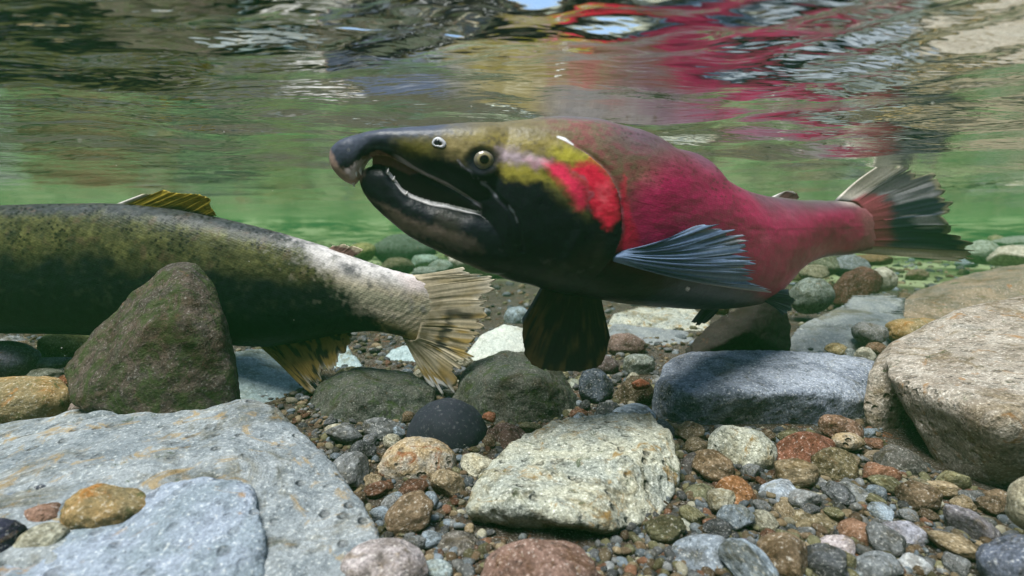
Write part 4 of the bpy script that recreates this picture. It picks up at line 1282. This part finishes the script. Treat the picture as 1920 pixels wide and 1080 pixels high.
# ------------------------------------------------------------------ build: stones one can tell apart
S, Q = M['stone'], M['smooth']
PLACED = [
    # name, label, box, material, colour, options
    ('stone', 'smooth lavender-grey oval stone at the left edge under the dark salmon', (-60, 638, 68, 712), Q, (0.24, 0.23, 0.29), dict(d=.46, planes=0, rough=.03)),
    ('stone', 'yellow-green rounded stone left of the tall brown rock', (74, 620, 176, 690), Q, (0.27, 0.29, 0.10), dict(d=.50, planes=2)),
    ('stone', 'ochre and olive boulder stone at left edge above the cracked slab', (-40, 705, 138, 812), M['ochre'], None, dict(d=.375, planes=3, sub=5)),
    ('stone', 'flat grey stone between lavender stone and tall brown rock', (66, 668, 136, 692), Q, (0.23, 0.25, 0.27), dict(d=.47)),
    ('stone', 'thin greenish-grey stone just above the ochre stone', (52, 690, 128, 710), Q, (0.22, 0.23, 0.18), dict(d=.44)),
    ('stone', 'rusty red flat stone at the foot of the tall brown rock', (108, 698, 186, 728), S, (0.27, 0.11, 0.05), dict(d=.40)),
    ('stone', 'dark chocolate stone right of the ochre stone', (176, 726, 226, 758), S, (0.075, 0.05, 0.045), dict(d=.375)),
    ('stone', 'pinkish pale stone right of the ochre stone under the rusty one', (130, 752, 186, 776), S, (0.33, 0.26, 0.23), dict(d=.362)),
    ('stone', 'flat tan stone resting against back edge of the cracked slab', (198, 738, 270, 772), Q, (0.26, 0.23, 0.18), dict(d=.375)),
    ('stone', 'small cream stone beside the chocolate stone', (222, 722, 254, 746), Q, (0.36, 0.34, 0.25), dict(d=.39)),
    ('stone', 'pink-beige pale stone at left edge behind the cracked slab', (-20, 800, 66, 850), S, (0.40, 0.33, 0.28), dict(d=.355)),
    ('stone', 'smooth black dome-shaped stone in front of the mossy rocks', (758, 744, 918, 902), M['black'], None, dict(d=.352, planes=1, rough=.03, sub=5)),
    ('stone', 'tan and rust spotted pitted stone left of the pale pitted rock', (704, 820, 860, 926), M['spot'], None, dict(d=.305, planes=5, sub=5)),
    ('stone', 'flat tan-olive stone with a pale rim, under the mossy rock', (608, 806, 752, 884), Q, (0.23, 0.19, 0.12), dict(d=.375, planes=4)),
    ('stone', 'small smooth grey-olive stone on top of the flat tan-olive stone', (672, 790, 738, 824), Q, (0.17, 0.17, 0.13), dict(d=.385, planes=0)),
    ('stone', 'dark slate pebble wedged by the right edge of the cracked slab', (616, 830, 660, 882), Q, (0.10, 0.11, 0.13), dict(d=.345)),
    ('stone', 'dull red-brown stone tucked behind the pale pitted rock', (888, 790, 1006, 905), S, (0.15, 0.095, 0.075), dict(d=.345, planes=5)),
    ('stone', 'tiny salmon-orange pebble between black stone and mossy rock', (903, 772, 930, 793), Q, (0.50, 0.22, 0.12), dict(d=.352)),
    ('stone', 'round speckled grey-brown stone at bottom left of the pale pitted rock', (802, 996, 914, 1080), S, (0.21, 0.19, 0.165), dict(d=.228, planes=0, rough=.03)),
    ('stone', 'pinkish white pitted stone at the bottom edge', (630, 1016, 810, 1150), S, (0.52, 0.46, 0.45), dict(d=.195, planes=3)),
    ('stone', 'pale blue smooth disc at the bottom edge', (780, 1050, 852, 1094), Q, (0.42, 0.50, 0.50), dict(d=.205, planes=0)),
    ('stone', 'large smooth reddish-brown stone at bottom centre', (888, 1012, 1140, 1150), Q, (0.27, 0.17, 0.135), dict(d=.198, planes=3, sub=5)),
    ('stone', 'small blue pebble left of the pale pitted rock', (862, 894, 898, 920), Q, (0.22, 0.27, 0.34), dict(d=.292)),
    ('stone', 'olive-brown stone below the spotted stone', (816, 910, 886, 962), S, (0.19, 0.16, 0.09), dict(d=.288)),
    ('stone', 'flat dark grey stone under the spotted stone', (742, 922, 818, 974), Q, (0.14, 0.13, 0.13), dict(d=.282)),
    ('stone', 'near-black pebble under left side of the spotted stone', (702, 938, 754, 974), Q, (0.055, 0.06, 0.07), dict(d=.276)),
    ('stone', 'upright grey-beige pebble below the spotted stone', (796, 938, 824, 978), Q, (0.27, 0.25, 0.21), dict(d=.268, planes=1)),
    ('stone', 'cream stone between cracked slab and spotted stone', (676, 908, 716, 950), S, (0.42, 0.38, 0.27), dict(d=.285)),
    ('stone', 'white-blue small pebble in front of the spotted stone', (716, 996, 746, 1030), Q, (0.55, 0.60, 0.62), dict(d=.235)),
    ('stone', 'brown-grey oval pebble right of the white-blue pebble', (744, 1000, 782, 1022), Q, (0.24, 0.21, 0.17), dict(d=.243)),
    ('stone', 'dark red-brown pebble above the round speckled stone', (782, 984, 818, 1014), Q, (0.17, 0.10, 0.07), dict(d=.25)),
    ('stone', 'yellow-white pebble left of the round speckled stone', (784, 1014, 806, 1036), Q, (0.55, 0.53, 0.36), dict(d=.23)),
    ('stone', 'grey ringed stone left of the long blue-grey rock', (1166, 662, 1228, 708), S, (0.26, 0.29, 0.25), dict(d=.52, planes=1)),
    ('stone', 'dark brown round stone right of the hanging fin', (1113, 666, 1162, 708), Q, (0.13, 0.10, 0.095), dict(d=.52, planes=1)),
    ('stone', 'yellow-grey pebble under the hanging fin', (1036, 694, 1072, 716), Q, (0.36, 0.34, 0.20), dict(d=.50)),
    ('stone', 'pale greenish pebble below the hanging fin', (1060, 711, 1094, 742), Q, (0.38, 0.42, 0.34), dict(d=.47)),
    ('stone', 'dark blue angular stone right of the mossy round-topped rock', (1084, 690, 1152, 772), S, (0.10, 0.12, 0.15), dict(d=.44, planes=10)),
    ('stone', 'brown angular stone against left end of the long blue-grey rock', (1148, 704, 1228, 774), S, (0.15, 0.115, 0.07), dict(d=.435, planes=9)),
    ('stone', 'brick orange pebble near left end of the blue-grey rock', (1184, 710, 1218, 732), Q, (0.40, 0.15, 0.08), dict(d=.415)),
    ('stone', 'pinkish brown flat stone behind the ringed stone', (1140, 624, 1214, 674), Q, (0.25, 0.175, 0.145), dict(d=.60, planes=4)),
    ('stone', 'pale blue rounded stone behind the hanging fin', (944, 574, 996, 618), Q, (0.32, 0.40, 0.43), dict(d=.80, planes=1)),
    ('stone', 'rough ochre-orange stone lying on the slab at the lower left', (132, 908, 282, 1010), M['ochre'], None, dict(d='hit', planes=7, rough=.1, sub=5)),
    ('stone', 'flat pink-brown stone between ochre stone and left frame edge', (32, 946, 134, 1000), S, (0.30, 0.18, 0.13), dict(d='hit', planes=5)),
    ('stone', 'very dark indigo stone cut off by the left edge near the corner', (-50, 968, 44, 1075), Q, (0.035, 0.035, 0.06), dict(d='hit', planes=2)),
    ('stone', 'pale cream stone with dark dent beside the dark indigo stone', (30, 980, 130, 1052), S, (0.48, 0.47, 0.36), dict(d='hit', planes=4)),
    ('stone', 'small dark slate pebble above the pink-brown stone', (54, 908, 112, 944), Q, (0.09, 0.10, 0.13), dict(d='hit', planes=4)),
    ('stone', 'small grey-blue pebble on the slab near left edge', (0, 922, 48, 952), Q, (0.20, 0.23, 0.27), dict(d='hit', planes=4)),
    # right foreground
    ('stone', 'cream speckled oval stone right of the pale pitted rock', (1324, 798, 1456, 912), M['pale'], None, dict(d=.318, tilt=-14, planes=2, sub=5)),
    ('stone', 'long red-brown pointed stone leaning below the blue-grey rock', (1448, 808, 1568, 882), S, (0.24, 0.105, 0.065), dict(d=.315, tilt=16, planes=6)),
    ('stone', 'pinkish brown angular stone left of the tan boulder', (1533, 776, 1614, 830), S, (0.29, 0.18, 0.12), dict(d=.345, tilt=-14, planes=6)),
    ('stone', 'small mottled yellow stone beside the tan boulder', (1562, 810, 1618, 848), M['spot'], None, dict(d=.325)),
    ('stone', 'olive-brown rough stone below the long red-brown stone', (1515, 840, 1604, 914), S, (0.20, 0.165, 0.09), dict(d=.298, planes=6)),
    ('stone', 'dark rounded grey stone in front of the tan boulder recess', (1638, 834, 1732, 908), Q, (0.14, 0.135, 0.12), dict(d=.305, planes=3)),
    ('stone', 'brown pebble touching the dark rounded grey stone', (1618, 842, 1668, 892), S, (0.24, 0.19, 0.13), dict(d=.312)),
    ('stone', 'charcoal stone between pale pitted rock and cream oval stone', (1270, 846, 1344, 920), Q, (0.10, 0.09, 0.085), dict(d=.306, planes=4)),
    ('stone', 'olive oval pebble right of the pale pitted rock', (1276, 906, 1356, 964), S, (0.20, 0.20, 0.12), dict(d=.272, planes=1)),
    ('stone', 'orange-brown upright knobbly stone right of the olive oval pebble', (1340, 890, 1430, 1002), S, (0.38, 0.19, 0.085), dict(d=.268, tilt=-62, planes=3, rough=.08)),
    ('stone', 'bright blue-white angular stone right of the orange-brown knobbly stone', (1416, 898, 1520, 978), Q, (0.43, 0.49, 0.55), dict(d=.272, planes=8)),
    ('stone', 'grey arched stone above the bright blue-white stone', (1488, 888, 1564, 930), Q, (0.30, 0.31, 0.30), dict(d=.283, tilt=-16)),
    ('stone', 'broad grey flat stone in the middle of the right gravel', (1556, 910, 1672, 990), S, (0.24, 0.25, 0.245), dict(d=.268, tilt=-18, planes=5)),
    ('stone', 'tan-brown flat stone below the bright blue-white stone', (1458, 956, 1580, 1010), S, (0.27, 0.22, 0.13), dict(d=.246)),
    ('stone', 'pink-white speckled stone leaning at lower right', (1500, 996, 1608, 1080), S, (0.50, 0.44, 0.44), dict(d=.223, tilt=42, planes=4)),
    ('stone', 'flat round red-brown disc at lower right', (1568, 972, 1658, 1042), Q, (0.26, 0.15, 0.095), dict(d=.232, planes=1)),
    ('stone', 'lavender-grey stone right of the red-brown disc', (1648, 976, 1740, 1040), Q, (0.38, 0.38, 0.43), dict(d=.232, planes=3)),
    ('stone', 'dark green-grey humped stone at lower right', (1418, 992, 1518, 1064), Q, (0.12, 0.135, 0.105), dict(d=.228, planes=2)),
    ('stone', 'arched blue-grey stone at the bottom right of the pale pitted rock', (1232, 1006, 1380, 1096), Q, (0.25, 0.29, 0.33), dict(d=.215, tilt=22, planes=3)),
    ('stone', 'green-white speckled stone under right corner of the pale pitted rock', (1228, 972, 1318, 1044), M['pale'], None, dict(d=.240)),
    ('stone', 'brown oval pebble above the arched blue-grey stone', (1312, 980, 1374, 1018), Q, (0.26, 0.16, 0.10), dict(d=.242)),
    ('stone', 'steep lavender and brown stone near the right edge', (1766, 932, 1880, 1064), S, (0.34, 0.32, 0.35), dict(d=.236, tilt=-48, planes=6)),
    ('stone', 'bright cream stone cut off by the right edge', (1893, 885, 2010, 1010), Q, (0.62, 0.58, 0.42), dict(d=.215, planes=2)),
    ('stone', 'smooth slate-blue stone in the bottom right corner', (1842, 1004, 1990, 1130), Q, (0.15, 0.17, 0.22), dict(d=.195, planes=1)),
    ('stone', 'white chalky stone at bottom edge right of the arched stone', (1406, 1052, 1474, 1110), Q, (0.56, 0.57, 0.50), dict(d=.205)),
    ('stone', 'dusky purple stone beside the arched blue-grey stone', (1372, 1008, 1420, 1080), Q, (0.17, 0.14, 0.19), dict(d=.218, planes=6)),
    ('stone', 'ginger-brown stone between grey flat stone and tan boulder', (1652, 946, 1724, 990), S, (0.30, 0.19, 0.10), dict(d=.258)),
    ('stone', 'mid-grey stone at the bottom edge right of the pink-white stone', (1596, 1036, 1696, 1096), Q, (0.24, 0.26, 0.27), dict(d=.206)),
    ('stone', 'chalk-blue stone at the bottom edge right of the mid-grey stone', (1678, 1042, 1748, 1092), Q, (0.44, 0.46, 0.46), dict(d=.208)),
    ('stone', 'pale pink upright pebble at the bottom edge', (1470, 1036, 1506, 1092), Q, (0.52, 0.44, 0.42), dict(d=.208)),
    ('stone', 'dim brown pebble in the shade of the tan boulder', (1698, 938, 1750, 980), S, (0.20, 0.15, 0.09), dict(d=.268)),
    # right background
    ('stone', 'round grey-green stone left of the flagstones', (1482, 520, 1562, 590), S, (0.24, 0.28, 0.24), dict(d=.80, planes=1)),
    ('stone', 'dark red-brown leaning stone behind the flagstones', (1556, 503, 1646, 580), S, (0.13, 0.060, 0.040), dict(d=.92, tilt=32, planes=7)),
    ('stone', 'upright cream stone below the red salmon tail', (1630, 500, 1678, 548), S, (0.56, 0.55, 0.44), dict(d=1.0, planes=4)),
    ('stone', 'olive-grey stone just under the red tail root', (1512, 474, 1572, 522), Q, (0.22, 0.24, 0.16), dict(d=1.12)),
    ('stone', 'khaki stone left of the round grey-green stone', (1498, 496, 1552, 526), Q, (0.26, 0.25, 0.16), dict(d=1.02)),
    ('stone', 'slate-grey flat stone behind the dark red-brown stone', (1552, 478, 1628, 522), Q, (0.21, 0.24, 0.25), dict(d=1.15)),
    ('stone', 'yellow-olive mossy stone against the back of the tan boulder', (1654, 595, 1796, 655), M['ochre'], None, dict(d=.62, planes=3, sub=5)),
    ('stone', 'small grey pyramid stone with a dark streak on the flagstone front', (1600, 604, 1664, 646), Q, (0.27, 0.27, 0.26), dict(d=.60, planes=8)),
    ('stone', 'small tan stone behind the long blue-grey rock', (1548, 643, 1588, 672), Q, (0.33, 0.27, 0.14), dict(d=.52)),
    ('stone', 'cream pebble behind right end of the long blue-grey rock', (1606, 650, 1642, 684), Q, (0.47, 0.46, 0.36), dict(d=.49)),
    ('stone', 'brown pebble next to the tan boulder top corner', (1624, 640, 1662, 674), Q, (0.20, 0.13, 0.08), dict(d=.51)),
    ('stone', 'tiny grey pebble right of the small tan stone', (1582, 652, 1606, 676), Q, (0.27, 0.31, 0.31), dict(d=.51)),
    ('stone', 'white-cream stone at right edge behind the brown slab', (1862, 460, 1960, 500), Q, (0.56, 0.53, 0.42), dict(d=1.35)),
    ('stone', 'grey-green rounded stone right of the red salmon tail', (1812, 450, 1872, 496), Q, (0.30, 0.36, 0.28), dict(d=1.45, planes=1)),
    ('stone', 'rust-coloured flat stone on the bed under the tail', (1596, 476, 1680, 500), Q, (0.20, 0.13, 0.06), dict(d=1.25)),
    # middle distance
    ('cobble', 'big dark green cobble in the far haze below the open jaw', (696, 438, 818, 502), S, (0.11, 0.15, 0.11), dict(d=1.75, planes=3)),
    ('cobble', 'dark olive cobble in front of the big dark green one', (712, 482, 778, 517), S, (0.15, 0.14, 0.075), dict(d=1.42)),
    ('cobble', 'pale green smooth cobble right of the dark olive one', (770, 477, 824, 503), Q, (0.30, 0.42, 0.34), dict(d=1.62, planes=1)),
    ('cobble', 'grey-green cobble just above the worn tail', (800, 486, 850, 514), Q, (0.25, 0.32, 0.26), dict(d=1.40)),
    ('cobble', 'yellowish cobble left of the big dark green one', (655, 455, 706, 492), S, (0.32, 0.33, 0.12), dict(d=1.7)),
    ('cobble', 'rounded grey cobble below the jaw near the worn tail', (770, 500, 820, 520), Q, (0.25, 0.30, 0.25), dict(d=1.28)),
]
for i, (nm, lab, box, mat, colr, kw) in enumerate(PLACED):
    placed_stone(nm, lab, 'stone' if nm == 'stone' else 'cobble', box, mat, colr, seed=100 + i * 7, **kw)

FAR = [  # boulders added for their mirror image in the water surface
    ('pale grey boulder added on the bed behind the dark salmon, far left', (-260, 408, 60, 560), (0.40, 0.42, 0.38), 1.15),
    ('rust-brown boulder added on the bed behind the dark salmon', (90, 420, 330, 540), (0.22, 0.12, 0.06), 1.35),
    ('dark boulder added unseen behind the spotted back of the dark salmon', (300, 436, 520, 540), (0.05, 0.06, 0.05), 1.5),
    ('yellow-green boulder added in the green haze behind the tail of the dark salmon', (480, 452, 600, 505), (0.30, 0.30, 0.10), 1.95),
    ('cream boulder added unseen behind the black belly of the red salmon', (840, 450, 1010, 520), (0.50, 0.48, 0.40), 1.55),
    ('brown boulder added unseen behind the flank of the red salmon', (1080, 440, 1330, 520), (0.20, 0.14, 0.08), 1.6),
    ('olive boulder added in the green haze below the red tail fin', (1690, 446, 1800, 484), (0.14, 0.16, 0.07), 2.1),
    ('grey boulder added at far right edge in the green haze', (1868, 440, 2060, 474), (0.30, 0.33, 0.28), 2.3),
]
for i, (lab, box, colr, dd) in enumerate(FAR):
    placed_stone('boulder', lab, 'boulder', box, S, colr, d=dd, seed=700 + 13 * i, planes=4, rough=0.07, sub=5)

# ------------------------------------------------------------------ build: loose pebbles

BV = bvh_all()
rng = np.random.RandomState(77)
PAL = [  # colour word, colour, weight
    ('grey', (0.24, 0.25, 0.25), 5), ('dark grey', (0.12, 0.125, 0.13), 4), ('brown', (0.20, 0.145, 0.09), 5), ('rust-red', (0.22, 0.115, 0.07), 2),
    ('olive', (0.21, 0.20, 0.11), 4), ('pale cream', (0.46, 0.44, 0.33), 3), ('blue-grey', (0.25, 0.30, 0.34), 4), ('tan', (0.33, 0.26, 0.16), 4)]
PW = np.array([p[2] for p in PAL], float); PW /= PW.sum()
BASES = []
for k in range(14):
    m = stone_mesh(900 + k * 5, 4, [2, 6, 9, 13, 7, 11, 16][k % 7], 0.09)
    set_verts(m, verts_of(m) * 0.009)
    m.materials.append(Q if k % 2 else S)
    BASES.append(m)


def zone(x, y):
    px, _ = proj(np.array([x, y, 0.0]))
    if y > 1.15:
        side = 'left' if px < 700 else ('middle' if px < 1250 else 'right')
        return f'on the far stream bed, {side}'
    if y > 0.5:
        return 'left of the tall brown rock' if px < 440 else ('under the worn salmon tail' if px < 960 else ('under the red salmon' if px < 1470 else 'around the flagstones at right'))
    if px < 620: return 'behind the cracked slab'
    if px < 900: return 'around the spotted stone'
    if px < 1290: return 'around the pale pitted rock'
    return 'in the gravel before the tan boulder'


PEB = []


def drop(x, y, r, far=False, sink=0.25):
    """rest a pebble of radius r at (x, y); None when a larger rock already stands there"""
    z = float(bed_z(np.array([x]), np.array([y]))[0])
    for ox, oy in ((0, 0), (r, 0), (-r, 0), (0, 1.5 * r), (0, -r)):
        hit = BV.ray_cast(Vector((x + ox, y + oy, 0.5)), Vector((0, 0, -1)))
        if hit[0] is not None and hit[0].z > z + 0.004:
            return None
    if -0.024 < x < 0.072 and 0.2 < y < 0.262:
        return None
    for (a, b, c, q) in PEB:
        if (a - x) ** 2 + (b - y) ** 2 < (0.72 * (q + r)) ** 2:
            return None
    return z


count = 0
tries = 0
want = [(0.20, 0.50, 0.0050, 0.0150, 125), (0.46, 1.15, 0.006, 0.018, 78), (1.1, 3.6, 0.022, 0.075, 48)]
for (d0, d1, r0, r1, num) in want:
    got = 0
    while got < num and tries < 60000:
        tries += 1
        y = math.exp(rng.uniform(math.log(d0), math.log(d1)))
        px = rng.uniform(-20, 1940) if d0 > .3 else rng.uniform(600, 1930)
        x = (px - 960) / FPX * y
        r = r0 + (r1 - r0) * rng.rand() ** 1.8
        z = drop(x, y, r)
        if z is None:
            continue
        PEB.append((x, y, 0, r))
        w, colr, _ = PAL[rng.choice(len(PAL), p=PW)]
        o = bpy.data.objects.new('cobble' if d0 > 1 else 'pebble', BASES[rng.randint(len(BASES))])
        COL.objects.link(o)
        f = rng.uniform(0.5, 0.85)
        k9 = r / 0.009
        o.scale = (k9 * rng.uniform(0.9, 1.3), k9 * rng.uniform(0.75, 1.1), k9 * f)
        o.rotation_euler = (rng.uniform(-.35, .35), rng.uniform(-.35, .35), rng.uniform(0, 6.28))
        o.location = (x, y, z + r * f * 0.55 + 0.001)
        v = rng.uniform(0.5, 1.15)
        o.color = (*[min(1, c * v) for c in colr], 1)
        kind = 'cobble' if d0 > 1 else 'pebble'
        g = f'{w} {kind}s {zone(x, y)}'
        tag(o, f'loose {w} {kind} {zone(x, y)}', kind, g)
        got += 1

# ------------------------------------------------------------------ build: fine gravel nobody could count
def build_gravel():
    rg = np.random.RandomState(9)
    protos = []
    for k in range(10):
        me = stone_mesh(500 + k, 2, [2, 5, 8, 12, 7][k % 5], 0.08)
        protos.append((verts_of(me).copy(), np.array([tuple(p.vertices) for p in me.polygons])))
        bpy.data.meshes.remove(me)
    VV, FF, CC, o = [], [], [], 0
    n = 0
    while n < 19000:
        y = math.exp(rg.uniform(math.log(0.15), math.log(3.8 if rg.rand() < 0.5 else 0.7)))
        x = rg.uniform(-1.25, 1.25) * y
        if rg.rand() < 0.10:
            x, y = rg.uniform(-1.5, 1.5), rg.uniform(-0.6, 0.2)
        r = (0.0013 + 0.0042 * rg.rand() ** 2.5) * (1 + 2.2 * ss(0.5, 2.2, y))
        r = min(r, 0.0030 + 0.0035 * float(ss(0.33, 0.6, y)) + max(0.0, y - 0.6) * 0.01)
        z = float(bed_z(np.array([x]), np.array([y]))[0])
        hit = BV.ray_cast(Vector((x, y, 0.5)), Vector((0, 0, -1)))
        if (hit[0] is not None and hit[0].z > z + 0.006) or (r > 0.004 and -0.024 < x < 0.072 and 0.2 < y < 0.262):
            continue
        v, f = protos[rg.randint(len(protos))]
        a, b = rg.uniform(0, 6.28), rg.uniform(-.5, .5)
        s = r * np.array([rg.uniform(.9, 1.4), rg.uniform(.7, 1.1), rg.uniform(.5, .9)])
        w = v * s
        w = np.stack([w[:, 0] * math.cos(b) - w[:, 2] * math.sin(b), w[:, 1], w[:, 0] * math.sin(b) + w[:, 2] * math.cos(b)], 1)
        w = np.stack([w[:, 0] * math.cos(a) - w[:, 1] * math.sin(a), w[:, 0] * math.sin(a) + w[:, 1] * math.cos(a), w[:, 2]], 1)
        VV.append(w + np.array([x, y, z + r * rg.uniform(-0.15, 0.6)]))
        FF.append(f + o)
        o += len(v)
        c = np.array(PAL[rg.choice(len(PAL), p=PW)][1]) * rg.uniform(0.22, 0.72)
        CC.append(np.tile(c, (len(v), 1)))
        n += 1
    me = bpy.data.meshes.new('gravel')
    V, F = np.concatenate(VV), np.concatenate(FF)
    me.from_pydata(V.tolist(), [], F.tolist())
    me.update()
    me.polygons.foreach_set('use_smooth', np.ones(len(me.polygons), bool))
    set_col(me, np.concatenate(CC))
    return tag(obj('gravel', me, M['grit']), 'fine mixed gravel filling the gaps between the stones', 'gravel', kind='stuff')


build_gravel()


def build_specks():
    rs = np.random.RandomState(21)
    bm = bmesh.new()
    for k in range(90):
        y = rs.uniform(0.14, 0.8)
        x = rs.uniform(-1, 1) * y
        z = rs.uniform(0.03, WATER - 0.012)
        bmesh.ops.create_icosphere(bm, subdivisions=1, radius=rs.uniform(0.00012, 0.00038), matrix=__import__('mathutils').Matrix.Translation((x, y, z)))
    me = bpy.data.meshes.new('drifting_specks')
    bm.to_mesh(me); bm.free()
    tag(obj('drifting_specks', me, plain_mat('silt_speck', (0.6, 0.6, 0.52), 0.6)), 'pale specks of silt drifting in the water', 'specks', kind='stuff')


build_specks()

# ------------------------------------------------------------------ build: the two salmon
SK = skin_mat('salmon_skin', 0.38, 0.16, 1.0, 0.40, scales=0.35)
SK2 = skin_mat('dark_salmon_skin', 0.38, 0.10, 1.0, 0.45, scales=0.7)
FN = skin_mat('salmon_fin', 0.42, 0.12, 1.2, 0.25, trans=0.30)
EY = skin_mat('salmon_eye', 0.14, 0.45, 1.0, 0.0)
TO = skin_mat('salmon_tooth', 0.35, 0.4, 1.0, 0.1)
build_coho(SK, FN, EY, TO)
build_left_fish(SK2, FN, EY)

# ------------------------------------------------------------------ green stream water as even haze
bm = bmesh.new()
bmesh.ops.create_cube(bm, size=1.0)
hz = bpy.data.meshes.new('haze')
bm.to_mesh(hz); bm.free()
Vh = verts_of(hz) * np.array([18.0, 18.0, 1.0])
Vh[:, 2] = np.where(Vh[:, 2] > 0, WATER + 0.09, -1.1)
set_verts(hz, Vh)
HM = bpy.data.materials.new('green_water_haze')
HM.use_nodes = True
HM.node_tree.nodes.clear()
ho = HM.node_tree.nodes.new('ShaderNodeOutputMaterial')
hv = HM.node_tree.nodes.new('ShaderNodeVolumePrincipled')
hv.inputs['Color'].default_value = (0.07, 0.30, 0.10, 1)
hv.inputs['Density'].default_value = 0.14
hv.inputs['Anisotropy'].default_value = 0.0
HM.node_tree.links.new(hv.outputs[0], ho.inputs['Volume'])
tag(obj('haze', hz, HM), kind='stuff')
